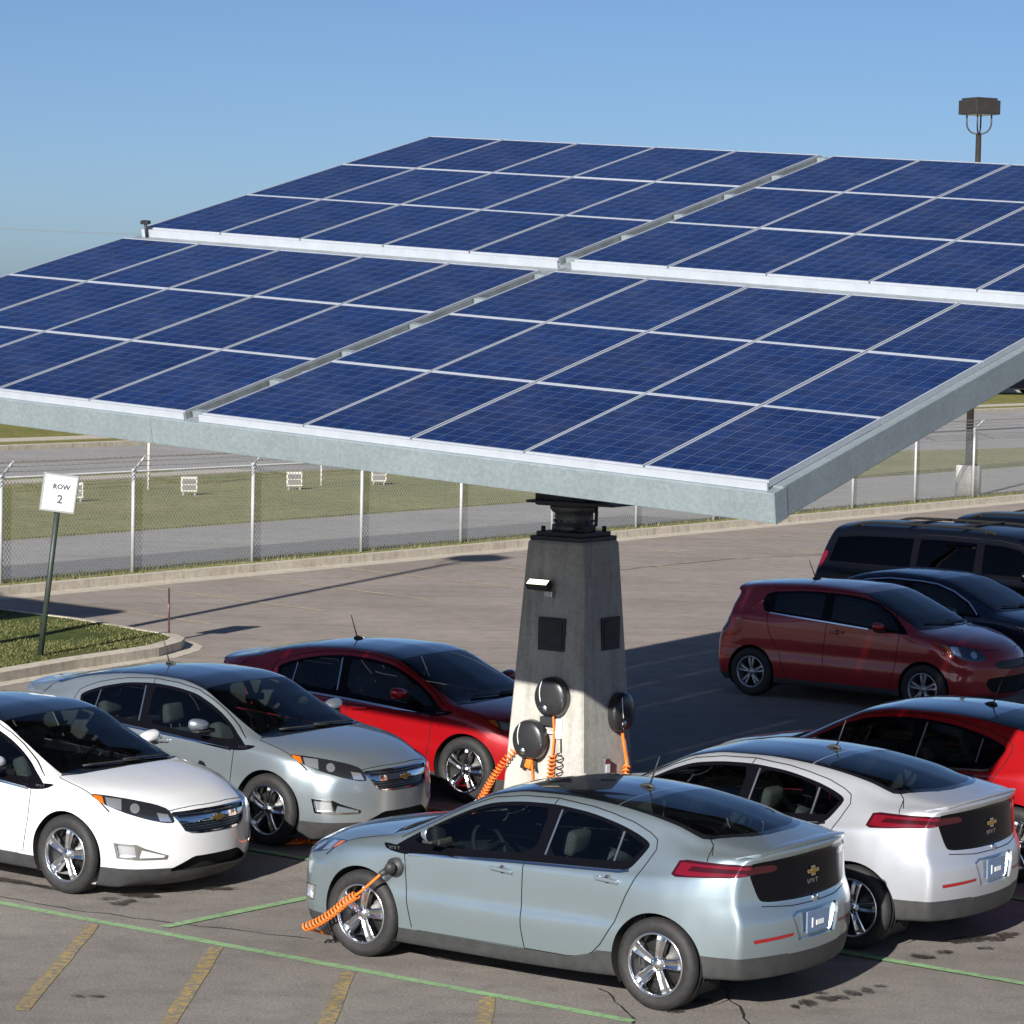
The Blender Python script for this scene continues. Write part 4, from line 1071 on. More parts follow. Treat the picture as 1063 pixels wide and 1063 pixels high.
def large_wagon():
    X = [2.7, 2.4, 2.0, 1.65, 1.45, 1.2, .8, .6, .3, -.5, -1.5, -2.3, -2.6, -2.85]
    zt = [1.05, 1.15, 1.19, 1.215, 1.23, 1.40, 1.72, 1.82, 1.865, 1.885, 1.88, 1.865, 1.85, 1.83]
    zr = [1.02, 1.125, 1.17, 1.19, 1.205, 1.34, 1.62, 1.715, 1.755, 1.775, 1.77, 1.755, 1.745, 1.72]
    L = lines_from(X, zt, [.90, .97, .995, 1.0, 1.0, 1.0, 1.0, 1.0, 1.0, 1.0, 1.0, 1.0, .99, .95],
      [.92, 1.03, 1.07, 1.09, 1.10, 1.11, 1.12, 1.12, 1.12, 1.12, 1.12, 1.12, 1.12, 1.10],
      [.98, 1.09, 1.13, 1.155, 1.17, 1.19, 1.20, 1.205, 1.21, 1.215, 1.22, 1.22, 1.22, 1.20],
      [.84, .91, .935, .945, .948, .95, .95, .95, .95, .95, .95, .95, .94, .89], zr,
      [.74, .80, .82, .83, .84, .82, .79, .78, .775, .775, .775, .77, .765, .74],
      [a*.45+b*.55 for a, b in zip(zt, zr)], [.6, .66, .68, .69, .70, .71, .71, .71, .71, .71, .71, .70, .69, .66], z0=.3, zsb=.28, zst=.42, zm=(.6, .75, .9))
    sp = dict(lines=L, xf=2.7, xr=-2.85, rf=.12, rr=.035, ymax=.95, zc=.9, step=.06, sub=3,
      bowf=lambda y: .3*(abs(y)/1.0)**2.6, bowr=lambda y: .12*(abs(y)/.95)**3,
      leanf=[(.3, -.05), (.5, 0), (1.0, -.03), (2, -.05)], leanr=[(.3, .05), (.55, 0), (.95, .02), (1.1, .06), (1.5, .20), (1.85, .36)], f0=1.8, r0=-2.0, lf0=2.2, lr0=-2.0)
    return dict(spec=sp, wb=3.30, R=.40, arch=.445, rim=.25, track=.87, sill=.34, painted_sill=False, paint=CAR['black'], side_tint='dark_glass', trim_mat='black_gloss',
      dlo=[(1.22, 1.225), (.85, 1.545), (.68, 1.645), (.4, 1.69), (-.5, 1.715), (-2.0, 1.70), (-2.40, 1.66), (-2.56, 1.30), (-2.5, 1.245), (-.5, 1.235), (.9, 1.222)],
      fdoor=[(1.1, 1.2), (.85, 1.58), (.62, 1.70), (.3, 1.745), (.02, 1.75), (.05, 1.2), (.02, .45), (.98, .45), (1.08, .7)],
      rdoor=[(.02, 1.75), (-.5, 1.76), (-.98, 1.755), (-1.02, 1.2), (-1.05, .95), (-1.2, .72), (-1.25, .55), (-1.2, .45), (.02, .45), (.05, 1.2)],
      side_glass=[[(1.08, 1.255), (.8, 1.53), (.64, 1.62), (.4, 1.66), (.08, 1.675), (.1, 1.255)], [(-.04, 1.26), (-.04, 1.68), (-.5, 1.69), (-.96, 1.685), (-.98, 1.265)], [(-1.08, 1.27), (-1.08, 1.685), (-1.6, 1.68), (-2.0, 1.67), (-2.36, 1.63), (-2.46, 1.28)]],
      trim=[(1.1, 1.215), (-.5, 1.226), (-2.3, 1.236)],
      hood=[(1.5, -.1), (1.5, .1), (1.48, .4), (1.42, .72), (1.36, .84), (1.7, .88), (2.1, .88), (2.35, .8), (2.5, .5), (2.56, -.1)],
      cowl=[(1.5, -.1), (1.5, .1), (1.48, .4), (1.42, .72), (1.36, .84), (1.32, .83), (1.38, .7), (1.44, .4), (1.46, .1), (1.46, -.1)],
      windscreen=[(1.46, -.1), (1.46, .1), (1.44, .4), (1.38, .7), (1.30, .80), (1.1, .785), (.8, .755), (.58, .735), (.62, .4), (.64, 0), (.64, -.1)],
      rear_face=[(-.1, 1.72), (.55, 1.71), (.66, 1.62), (.72, 1.25), (.6, 1.18), (-.1, 1.17)],
      hl=[(2.05, .99, 1.05), (2.25, .93, 1.05), (2.45, .78, 1.04), (2.52, .65, 1.02), (2.55, .6, .82), (2.42, .82, .80), (2.2, .97, .80)],
      lens=[[(2.1, .985, 1.03), (2.22, .94, 1.03), (2.22, .94, .85), (2.13, .98, .85)], fcirc((2.36, .85), .92, .08), fcirc((2.48, .70), .92, .08)],
      tl=[(-2.56, .95, 1.42), (-2.66, .86, 1.42), (-2.80, .80, 1.0), (-2.80, .80, .92), (-2.70, .92, .92), (-2.66, .95, 1.1)],
      grille=[(-.1, 1.0), (.55, 1.0), (.6, .9), (.55, .68), (-.1, .66)], intake=[(-.1, .55), (.5, .55), (.55, .45), (.5, .38), (-.1, .37)],
      h1=(.18, 1.08), h2=(-.85, 1.09), handle_mat=M['black_plastic'], mirror=(.92, 1.10, 1.27), mirror_sc=1.35, antenna=None, wiper=1.42, rack=(.2, -2.2, .68),
      cabin=(-2.3, 1.2, 1.15, .86, [(.2, .42, .55), (.2, -.42, .55), (-.85, 0, 1.3), (-1.75, 0, 1.2)], (-2.2, .5), 1.15, .42))
CAR = {'ice': paint('paint_ice_blue_silver', (.40, .49, .535), .8, .29), 'pearl': paint('paint_pearl', (.53, .555, .61), .6, .33), 'white': paint('paint_white', (.64, .65, .67), 0, .4),
       'silver': paint('paint_silver', (.40, .465, .51), .75, .32), 'red': paint('paint_red', (.35, .004, .008), .25, .30), 'crimson': paint('paint_crimson', (.32, .009, .011), .2, .33),
       'navy': paint('paint_navy', (.010, .018, .045), .3, .3), 'black': simple('paint_black', (.003, .004, .008), .3, coat=.22, coat_rough=.04, spec=.15)}
M['dark_glass'] = glass('dark_glass', (.012, .014, .016), .45)
# ------------------------------------------------------------------ setting: ground, roads, kerbs
def asphalt(name, lo, hi, coarse, far_pale=False):
    m, nt, b = new_mat(name)
    n1 = noise_tex(nt, .35, 5, .6); n2 = noise_tex(nt, 3.2, 6, .7); n3 = noise_tex(nt, coarse, 3, .7); n4 = noise_tex(nt, coarse*2.7, 2, .6)
    st = noise_tex(nt, 1.0, 4, .6, vec_scale=(.25, 1.6, 1))
    r1 = ramp(nt, n1.outputs['Fac'], [(.3, lo), (.7, hi)])
    r2 = ramp(nt, n2.outputs['Fac'], [(.25, (.72,)*3), (.5, (1, 1, 1)), (.8, (1.16, 1.15, 1.13))])
    c = mixc(nt, 1.0, r1.outputs['Color'], r2.outputs['Color'], 'MULTIPLY')
    r3 = ramp(nt, n3.outputs['Fac'], [(.28, (.42,)*3), (.45, (.92,)*3), (.58, (1.06,)*3), (.74, (1.85, 1.78, 1.7))])
    c = mixc(nt, .85, c, r3.outputs['Color'], 'MULTIPLY')
    r4 = ramp(nt, n4.outputs['Fac'], [(.3, (.8,)*3), (.7, (1.2,)*3)])
    c = mixc(nt, .6, c, r4.outputs['Color'], 'MULTIPLY')
    r5 = ramp(nt, st.outputs['Fac'], [(.36, (.80, .79, .78)), (.52, (1, 1, 1))])
    c = mixc(nt, .6, c, r5.outputs['Color'], 'MULTIPLY')
    if far_pale:                                          # the lot turns paler and pinker beyond the bays
        tc = node(nt, 'ShaderNodeTexCoord'); sx = node(nt, 'ShaderNodeSeparateXYZ'); nt.links.new(tc.outputs['Object'], sx.inputs[0])
        ad = node(nt, 'ShaderNodeMath', operation='MULTIPLY_ADD'); nt.links.new(n2.outputs['Fac'], ad.inputs[0]); ad.inputs[1].default_value = 3.0; nt.links.new(sx.outputs['Y'], ad.inputs[2])
        mr = node(nt, 'ShaderNodeMapRange'); mr.inputs['From Min'].default_value = 26; mr.inputs['From Max'].default_value = 40; nt.links.new(ad.outputs[0], mr.inputs['Value'])
        c = mixc(nt, mr.outputs['Result'], c, mixc(nt, 1.0, c, (1.34, 1.25, 1.19), 'MULTIPLY'))
    nt.links.new(c, b.inputs['Base Color'])
    setp(b, None, .88)
    bump(nt, b, n3.outputs['Fac'], .55, .008)
    return m
M['asphalt'] = asphalt('asphalt', (.178, .160, .145), (.232, .212, .196), 42, far_pale=True)
M['road'] = asphalt('road_asphalt', (.26, .25, .24), (.32, .31, .30), 30)
def concrete(name, lo, hi, scale=6, streak=True):
    m, nt, b = new_mat(name)
    n1 = noise_tex(nt, scale, 6, .65); n2 = noise_tex(nt, scale*8, 4, .6)
    r1 = ramp(nt, n1.outputs['Fac'], [(.3, lo), (.7, hi)])
    r2 = ramp(nt, n2.outputs['Fac'], [(.3, (.82,)*3), (.7, (1.12,)*3)])
    c = mixc(nt, .7, r1.outputs['Color'], r2.outputs['Color'], 'MULTIPLY')
    if streak:
        n3 = noise_tex(nt, 1.0, 4, .6, vec_scale=(9, 9, .7))
        r3 = ramp(nt, n3.outputs['Fac'], [(.32, (.66, .64, .6)), (.5, (1, 1, 1)), (.72, (1.1, 1.1, 1.08))])
        c = mixc(nt, .65, c, r3.outputs['Color'], 'MULTIPLY')
    nt.links.new(c, b.inputs['Base Color']); setp(b, None, .85)
    bump(nt, b, n2.outputs['Fac'], .25, .004)
    return m
M['kerb'] = concrete('kerb_concrete', (.42, .37, .30), (.54, .49, .41), 2.0)
M['concrete'] = concrete('column_concrete', (.34, .335, .31), (.45, .44, .405), 3.0)
M['base_concrete'] = concrete('base_concrete', (.55, .53, .48), (.66, .64, .60), 4.0)
def grass_mat(name, a, b_, c_, dirt, s=1.0):
    m, nt, b = new_mat(name)
    n1 = noise_tex(nt, .22*s, 6, .65); n2 = noise_tex(nt, 2.5*s, 6, .75); n3 = noise_tex(nt, 14*s, 4, .7)
    r1 = ramp(nt, n1.outputs['Fac'], [(.30, a), (.52, b_), (.70, c_)])
    r2 = ramp(nt, n2.outputs['Fac'], [(.25, (.5, .52, .45)), (.55, (1, 1, 1)), (.8, (1.35, 1.3, 1.1))])
    c = mixc(nt, 1, r1.outputs['Color'], r2.outputs['Color'], 'MULTIPLY')
    r3 = ramp(nt, n3.outputs['Fac'], [(.3, (.55,)*3), (.7, (1.35,)*3)])
    c = mixc(nt, .8, c, r3.outputs['Color'], 'MULTIPLY')
    rd = ramp(nt, n2.outputs['Fac'], [(.62, (0, 0, 0)), (.72, (1, 1, 1))])
    c = mixc(nt, rd.outputs['Color'], c, dirt) if dirt else c
    nt.links.new(c, b.inputs['Base Color']); setp(b, None, .95, spec=.15)
    bump(nt, b, n3.outputs['Fac'], .8, .04)
    return m
M['grass'] = grass_mat('field_grass', (.19, .20, .07), (.24, .24, .092), (.30, .275, .12), None)
M['island_grass'] = grass_mat('island_grass', (.06, .085, .02), (.09, .11, .03), (.13, .13, .045), (.13, .11, .07), 2.0)
M['far_grass'] = grass_mat('far_grass', (.17, .17, .05), (.21, .20, .06), (.25, .22, .085), None, .6)
def galvanised():
    m, nt, b = new_mat('galvanised_steel')
    tc = node(nt, 'ShaderNodeTexCoord')
    v = node(nt, 'ShaderNodeTexVoronoi'); v.inputs['Scale'].default_value = 45; nt.links.new(tc.outputs['Object'], v.inputs['Vector'])
    n = noise_tex(nt, 2.5, 4)
    r = ramp(nt, v.outputs['Color'], [(.2, (.24, .295, .32)), (.8, (.285, .34, .365))])
    r2 = ramp(nt, n.outputs['Fac'], [(.3, (.9,)*3), (.7, (1.06,)*3)])
    nt.links.new(mixc(nt, .8, r.outputs['Color'], r2.outputs['Color'], 'MULTIPLY'), b.inputs['Base Color'])
    setp(b, None, .48, .35)
    return m
M['galv'] = galvanised()
M['alu'] = simple('frame_aluminium', (.46, .50, .56), .40, .25, var=.06, scale=8)
M['steel_dark'] = simple('dark_steel', (.030, .033, .038), .55, .3, var=.3, scale=10)
M['post_metal'] = simple('fence_post_metal', (.40, .42, .43), .5, .2, var=.12, scale=4)
M['wire'] = simple('fence_wire', (.38, .39, .39), .5, .3)
M['bronze'] = simple('dark_bronze_paint', (.035, .032, .030), .5, .2, var=.15, scale=5)
M['green_line'] = None
def worn_paint(name, col, lo=.42, hi=.56):
    """road paint with the asphalt showing through where it is worn"""
    m, nt, b = new_mat(name)
    n = noise_tex(nt, 16, 5, .75); n2 = noise_tex(nt, 2.0, 4)
    r = ramp(nt, n.outputs['Fac'], [(lo, (.17, .155, .14)), (hi, col)])
    r2 = ramp(nt, n2.outputs['Fac'], [(.3, (.75,)*3), (.7, (1.08,)*3)])
    nt.links.new(mixc(nt, .8, r.outputs['Color'], r2.outputs['Color'], 'MULTIPLY'), b.inputs['Base Color']); setp(b, None, .8)
    return m
M['green_line'] = worn_paint('green_line_paint', (.23, .40, .19), .33, .50)
M['yellow_line'] = worn_paint('yellow_line_paint', (.40, .28, .075), .44, .60)
M['pale_line'] = worn_paint('pale_line_paint', (.46, .40, .25), .36, .56)
F0 = Vector((-8.5204, 49.1867)); FA = .9408
FD = Vector((math.cos(FA), math.sin(FA))); FN = Vector((-FD.y, FD.x))
def fp(s, t): q = F0 + FD*s + FN*t; return (q.x, q.y)
def ccw(P):
    a = sum(P[i][0]*P[(i+1) % len(P)][1]-P[(i+1) % len(P)][0]*P[i][1] for i in range(len(P)))
    return P if a > 0 else P[::-1]
def slab(name, poly, z0, z1, mat, kind='structure'):
    b = bmesh.new(); add_prism(b, ccw(poly), z0, z1)
    return tag(obj(name, b, mat), kind=kind)
def sheet(name, poly, z, mat, kind='structure'):
    b = bmesh.new(); b.faces.new([b.verts.new((x, y, z)) for x, y in ccw(poly)])
    return tag(obj(name, b, mat), kind=kind)
def band(name, s0, s1, t0, t1, z0, z1, mat): return slab(name, [fp(s0, t0), fp(s1, t0), fp(s1, t1), fp(s0, t1)], z0, z1, mat)
sheet('ground', [(-3000, -300), (3000, -300), (3000, 5000), (-3000, 5000)], -.06, M['far_grass'])
sheet('parking_lot', [fp(-130, -.62), fp(260, -.62), fp(260, -160), fp(-130, -160)], 0, M['asphalt'])
band('gutter', -130, 260, -.62, -.15, -.3, .006, M['kerb'])
band('kerb', -130, 260, -.15, .05, -.3, .15, M['kerb'])
band('verge', -130, 260, .05, 1.15, -.3, .11, M['grass'])
band('service_road', -130, 260, 1.15, 7.7, -.3, .03, M['road'])
sheet('dark_road_band', [fp(-130, 1.35), fp(24, 1.35), fp(24, 3.5), fp(-130, 3.9)], .034, simple('dark_road_band', (.15, .15, .155), .85, var=.15, scale=3))  # darker band laid over the road along the fence
slab('grass_strip', [fp(-130, 7.7), fp(34, 7.7), fp(60, 9.0), fp(120, 9.6), fp(260, 10), fp(260, 11), fp(120, 11.6), fp(80, 12.5), fp(64, 13.8), fp(48, 17.5), fp(30, 20), fp(-130, 20.4)], -.3, .07, M['grass'])
band('pavement', -130, 30, 20.45, 21.5, -.3, .08, M['kerb'])
band('road_verge', -130, 28, 21.5, 22.8, -.3, .06, M['grass'])
slab('far_road', [fp(-130, 22.8), fp(28, 22.8), fp(30, 20.0), fp(48, 17.5), fp(64, 13.8), fp(80, 12.5), fp(120, 11.6), fp(260, 11), fp(260, 33), fp(-130, 33.5)], -.3, .02, M['road'])
band('far_kerb', -130, 260, 33.5, 34.0, -.3, .16, M['kerb'])
band('far_pavement', 20, 260, 38.5, 40.2, -.3, -.035, M['kerb'])
sheet('road_marking', [fp(-130, 27.9), fp(260, 27.9), fp(260, 28.1), fp(-130, 28.1)], .026, M['yellow_line'])
# stall lines along the far kerb
for k in range(14):
    s = -5.6+2.75*k
    sheet('stall_marking', [fp(s, -.66), fp(s+.11, -.66), fp(s-.75+.11, -5.4), fp(s-.75, -5.4)], .004, M['pale_line'])
# green stall lines and yellow hatch lines by the charging bays
def line_sheet(name, a, b_, w, z, mat):
    a, b_ = Vector(a), Vector(b_); d = (b_-a).normalized(); n = Vector((-d.y, d.x))*w/2
    m = max(2, int((b_-a).length/.4)); P = []
    for i in range(m+1): P.append(a+(b_-a)*i/m+n*(1+.12*random.uniform(-1, 1)))
    for i in range(m, -1, -1): P.append(a+(b_-a)*i/m-n*(1+.12*random.uniform(-1, 1)))
    return sheet(name, [(p.x, p.y) for p in P], z, mat)
line_sheet('green_marking', (-8.2, 26.95), (.92, 20.41), .10, .004, M['green_line'])
line_sheet('green_marking', (-2.71, 23.22), (5.4, 33.0), .10, .008, M['green_line'])
ax = Vector((.79, -.613)).normalized()
for k in range(1, 4):
    o = Vector((-2.71, 23.22)) + Vector((.638, .770))*2.86*k + Vector((.1, .0))
    line_sheet('green_marking', o - ax*5.4, o - ax*.2, .10, .012, M['green_line'])
    line_sheet('green_marking', o + ax*.2, o + ax*6.6, .10, .012, M['green_line'])
for k in range(-3, 8):
    a = Vector((-3.29, 23.39)) + Vector((1.06, -.735))*k
    line_sheet('yellow_marking', a+Vector((.006, -.12)), a+Vector((-.09, -3.0)), .115, .004, M['yellow_line'])
# oil stains and cracks
M['stain'] = simple('oil_stain', (.035, .031, .028), .5, var=.4, scale=9)
nt = M['stain'].node_tree; pb_ = nt.nodes['Principled BSDF']
ns_ = noise_tex(nt, 26, 6, .8); ra_ = ramp(nt, ns_.outputs['Fac'], [(.34, (.12,)*3), (.56, (.92,)*3)]); nt.links.new(ra_.outputs['Color'], pb_.inputs['Alpha'])
def stain(x, y, rx, ry, a, seed):
    rnd = random.Random(seed); n = 26; P = []
    k = [rnd.uniform(-1, 1) for _ in range(6)]
    for i in range(n):
        t = 2*math.pi*i/n
        q = 1+.28*k[0]*math.sin(2*t+k[1])+.22*k[2]*math.sin(3*t+3*k[3])+.16*math.sin(7*t+5*k[4])+.12*rnd.uniform(-1, 1)
        X, Y = rx*q*math.cos(t), ry*q*math.sin(t)
        P.append((x+X*math.cos(a)-Y*math.sin(a), y+X*math.sin(a)+Y*math.cos(a)))
    sheet('oil_stain', P, .016+.001*(seed % 7), M['stain'])
sts = [(-3.05, 24.42, .17, .09, .2), (-3.16, 24.1, .11, .07, .8), (-2.86, 24.66, .10, .06, 0), (-2.44, 24.76, .14, .06, .1), (-3.3, 24.25, .08, .04, .4), (-4.3, 24.95, .35, .07, -.6), (-3.9, 24.7, .2, .05, -.6),
       (-3.04, 20.8, .05, .03, 0), (-2.91, 20.81, .06, .03, 0), (2.2, 21.02, .07, .09, .3), (2.36, 21.16, .08, .07, .1), (2.46, 21.2, .06, .05, .1), (2.56, 21.34, .06, .07, .3), (2.33, 21.35, .05, .04, .2), (2.68, 21.45, .05, .07, .3), (2.8, 21.6, .05, .03, .3), (2.1, 20.9, .03, .05, 0),
       (3.25, 22.62, .10, .06, 0), (3.45, 22.8, .07, .05, .2), (3.67, 23.25, .13, .10, .1), (3.9, 23.35, .12, .09, .4), (4.05, 23.5, .10, .08, 0), (3.8, 22.98, .06, .04, 0), (1.22, 20.68, .06, .04, 0), (1.42, 21.0, .12, .06, .2)]
for i, q in enumerate(sts): stain(*q, i+1)
def crack(P, w, seed):
    rnd = random.Random(seed); Q = []
    for i in range(len(P)-1):
        a, b_ = Vector(P[i]), Vector(P[i+1]); m = max(2, int((b_-a).length/.12)); n = Vector((-(b_-a).y, (b_-a).x)).normalized()
        for k in range(m): Q.append(a+(b_-a)*k/m+n*rnd.uniform(-.025, .025))
    Q.append(Vector(P[-1])); L = []; R = []
    for i, p in enumerate(Q):
        d = (Q[min(i+1, len(Q)-1)]-Q[max(i-1, 0)]).normalized(); n = Vector((-d.y, d.x))*w/2*rnd.uniform(.5, 1.4); L.append(p+n); R.append(p-n)
    b = bmesh.new()
    for i in range(len(Q)-1):
        b.faces.new([b.verts.new((q.x, q.y, .0035)) for q in (L[i], L[i+1], R[i+1], R[i])])
    bmesh.ops.remove_doubles(b, verts=b.verts[:], dist=1e-5)
    tag(obj('pavement_crack', b, M['gap_dark']), kind='structure')
for i, P in enumerate([[(-4.6, 24.6), (-3.53, 23.82), (-3.23, 23.7), (-2.76, 23.42), (-2.2, 23.2), (-1.5, 22.9)], [(.72, 21.4), (.82, 20.99), (.88, 20.71), (.97, 20.1)], [(1.62, 21.5), (1.69, 20.92), (1.74, 20.2)], [(-1.2, 22.8), (-.77, 22.61), (-.39, 22.21), (.3, 21.9)],
      [(2, 56), (4.45, 59.1), (7, 61)]]): crack(P, .016 if i < 4 else .035, i)
# kerbed grass island on the left
isl = [(-12.5, 50.4), (-7.96, 45.84), (-6.59, 44.7), (-5.3, 43.22), (-4.86, 42.75), (-4.68, 42.3), (-4.68, 41.85), (-4.9, 41.02), (-5.86, 39.4), (-6.61, 37.9), (-8.4, 34.2), (-13.5, 40)]
def inset(P, d):
    P = ccw(P); n = len(P); out = []
    for i in range(n):
        a, b_, c = Vector(P[i-1]), Vector(P[i]), Vector(P[(i+1) % n])
        e1 = (b_-a).normalized(); e2 = (c-b_).normalized(); n1 = Vector((-e1.y, e1.x)); n2 = Vector((-e2.y, e2.x))
        m = (n1+n2); m = m/max(.4, m.length_squared)*2
        out.append(tuple(b_+m*d))
    return out
inner = inset(isl, .20)
sheet('island_gutter', inset(isl, -.26), .005, M['kerb'])
b = bmesh.new(); O = ccw(isl); n = len(O)
for i in range(n):
    j = (i+1) % n
    a0, a1, b0, b1 = O[i], O[j], inner[i], inner[j]
    b.faces.new([b.verts.new(q) for q in ((*a0, 0), (*a1, 0), (*a1, .13), (*a0, .13))])
    b.faces.new([b.verts.new(q) for q in ((*a0, .13), (*a1, .13), (*b1, .15), (*b0, .15))])
    b.faces.new([b.verts.new(q) for q in ((*b0, .15), (*b1, .15), (*b1, .05), (*b0, .05))])
bmesh.ops.remove_doubles(b, verts=b.verts[:], dist=1e-4)
tag(obj('island_kerb', b, M['kerb']), kind='structure')
sheet('island_lawn', inset(isl, .19), .135, M['island_grass'])
def grass_tufts(name, inside, box, n, h, z, cols, seed):
    rnd = random.Random(seed); b = bmesh.new(); k = 0; tries = 0
    while k < n and tries < n*20:
        tries += 1
        x, y = rnd.uniform(box[0], box[1]), rnd.uniform(box[2], box[3])
        if not inside(x, y): continue
        k += 1
        for q in range(3):
            a = rnd.uniform(0, 6.28); hh = h*rnd.uniform(.5, 1.3); w = rnd.uniform(.006, .014); l = rnd.uniform(.01, .07)
            ox, oy = x+rnd.uniform(-.03, .03), y+rnd.uniform(-.03, .03)
            c, s = math.cos(a), math.sin(a)
            f = b.faces.new([b.verts.new(p) for p in ((ox-s*w, oy+c*w, z), (ox+s*w, oy-c*w, z), (ox+c*l, oy+s*l, z+hh))]); f.material_index = rnd.randrange(len(cols))
    return tag(obj(name, b, cols), kind='stuff')
gcols = [simple('blade_green', (.07, .10, .022), .7), simple('blade_olive', (.11, .12, .034), .7), simple('blade_straw', (.19, .17, .075), .8)]
ip = inset(isl, .22)
grass_tufts('island_grass', lambda x, y: in_poly((x, y), ip) and math.sin(1.9*x+.7*y)+math.sin(2.3*y-1.1*x+1)+random.uniform(-1, 1) > -.5, (-9.5, -4.6, 36, 47), 12000, .032, .13, gcols, 3)
def infence(x, y):
    q = Vector((x, y))-F0; s, t = q.dot(FD), q.dot(FN); return -8 < s < 60 and .1 < t < 1.1
grass_tufts('verge_grass', infence, (-14, 28, 42, 100), 3600, .075, .10, [gcols[1], gcols[2], gcols[2]], 4)
# ------------------------------------------------------------------ chain-link fence
root = empty('chain_link_fence', (*fp(0, .6), .1), FA)
tag(root, 'tall grey chain-link fence with barbed wire along the far kerb', 'fence')
S0, S1, HF = -13.3, 60.0, 1.83
def post_at(s):
    b = bmesh.new()
    add_tube(b, [(s, 0, -.05), (s, 0, HF)], .034, 10)
    add_lathe_at = [(s, 0, HF), (s+.02, .02, HF+.03)]
    add_tube(b, [(s, 0, HF-.01), (s, 0, HF+.035)], [.045, .03], 10)
    add_tube(b, [(s, 0, HF), (s+.03, -.27, HF+.28)], .018, 8)
    obj('post', b, M['post_metal'], root)
sp_ = 3.24; k0 = int(S0/sp_)
for k in range(k0, int(S1/sp_)+1): post_at(k*sp_+.55)
b = bmesh.new(); add_tube(b, [(S0, .045, HF-.02), (S1, .045, HF-.02)], .017, 8); obj('top_rail', b, M['post_metal'], root)
for q in (.32, .65, .97):
    b = bmesh.new()
    P = []
    m = 120
    for i in range(m+1): P.append((S0+(S1-S0)*i/m, -.27*q, HF+.28*q-.012*abs(math.sin(math.pi*(S0+(S1-S0)*i/m-.55)/sp_))))
    add_tube(b, P, .006, 4, caps=False)
    x = S0
    while x < S1:                                   # barbs
        add_tube(b, [(x-.012, -.27*q-.02, HF+.28*q+.02), (x+.012, -.27*q+.02, HF+.28*q-.025)], .004, 3, caps=False); x += .16
    obj('barbed_wire', b, M['wire'], root)
b = bmesh.new(); pitch = .085; r = .0048
yo = .045
n = int((S1-S0+HF)/pitch)
for d in (1, -1):
    for i in range(n):
        x0 = S0-HF+i*pitch if d > 0 else S0+i*pitch
        a = Vector((x0, yo, .02)); c = Vector((x0+d*HF*.82, yo, HF-.02))
        L = []
        e = (c-a).normalized(); u_ = Vector((0, 1, 0)); w_ = e.cross(u_)
        for p in (a, c): L.append([b.verts.new(p+(u_*math.cos(t)+w_*math.sin(t))*r) for t in (0, 2.094, 4.189)])
        for q in range(3): b.faces.new((L[0][q], L[0][(q+1) % 3], L[1][(q+1) % 3], L[1][q]))
obj('wire_mesh', b, M['wire'], root)
# ------------------------------------------------------------------ lamp posts
def lamp_post(loc, rz):
    r = empty('lamp_post', loc, rz)
    b = bmesh.new(); add_lathe(b, [(0, .0), (.345, 0), (.345, .83), (.33, .86), (0, .86)], 28, 'Z'); obj('base', b, M['base_concrete'], r)
    b = bmesh.new(); add_box(b, (-.17, -.17, .862), (.17, .17, .90), bevel=.01); add_tube(b, [(0, 0, .89), (0, 0, 9.78)], [.10, .075], 14); obj('pole', b, M['bronze'], r)
    b = bmesh.new()
    for q in range(4):
        a = q*math.pi/2+math.pi/4; c, s = math.cos(a), math.sin(a)
        add_tube(b, [(0.03*c, .03*s, 9.75)] + [((.06+.27*math.sin(t*math.pi/12))*c, (.06+.27*math.sin(t*math.pi/12))*s, 9.79+.28*(1-math.cos(t*math.pi/12))) for t in range(7)] + [(.33*c, .33*s, 10.32)], .022, 8)
    obj('bracket', b, M['bronze'], r)
    b = bmesh.new(); add_box(b, (-.40, -.40, 10.30), (.40, .40, 10.68), bevel=.02); add_prism(b, [(-.34, -.34), (.34, -.34), (.34, .34), (-.34, .34)], 10.68, 10.74); hd = obj('lamp_head', b, M['bronze'], r)
    b = bmesh.new(); add_box(b, (-.33, -.33, 10.288), (.33, .33, 10.298)); obj('lens', b, M['lamp_clear'], hd)
    return r
r = lamp_post((12.36, 79.9, .05), .5)
tag(r, 'dark square-headed lamp post on a pale round base beyond the fence', 'lamp post', 'lamp posts')
r = lamp_post((-8.95, 36.6, 0), .5)
tag(r, 'dark square-headed lamp post beside the lot on the left, its shadow crossing the asphalt', 'lamp post', 'lamp posts')
# ------------------------------------------------------------------ row sign on the island
r = empty('row_sign', (-6.37, 39.78, .12))
tag(r, 'white sign reading ROW over the figure 2 on a leaning dark post', 'sign')
b = bmesh.new(); add_tube(b, [(0, 0, -.05), (.245, .02, 2.2)], [.04, .038], 10); obj('post', b, simple('sign_post_green', (.028, .04, .034), .5, var=.3, scale=6), r)
M['sign_white'] = simple('sign_white', (.78, .79, .82), .45, var=.03, scale=6)
Ms = Matrix.Translation((.245, .0, 2.235)) @ Matrix.Rotation(.13, 4, 'Y') @ Matrix.Rotation(.30, 4, 'Z')
b = bmesh.new(); add_box(b, (-.235, -.045, -.26), (.235, .045, .26), bevel=.006); bmesh.ops.transform(b, matrix=Ms, verts=b.verts[:]); pan = obj('panel', b, [simple('sign_frame_grey', (.40, .42, .42), .4, .3)], r)
b = bmesh.new(); add_box(b, (-.212, -.049, -.232), (.212, -.0455, .232)); bmesh.ops.transform(b, matrix=Ms, verts=b.verts[:]); obj('sign_face', b, M['sign_white'], pan)
b = bmesh.new(); add_box(b, (.236, -.040, -.25), (.242, .040, .25)); bmesh.ops.transform(b, matrix=Ms, verts=b.verts[:]); obj('side_edge', b, M['black_plastic'], pan)
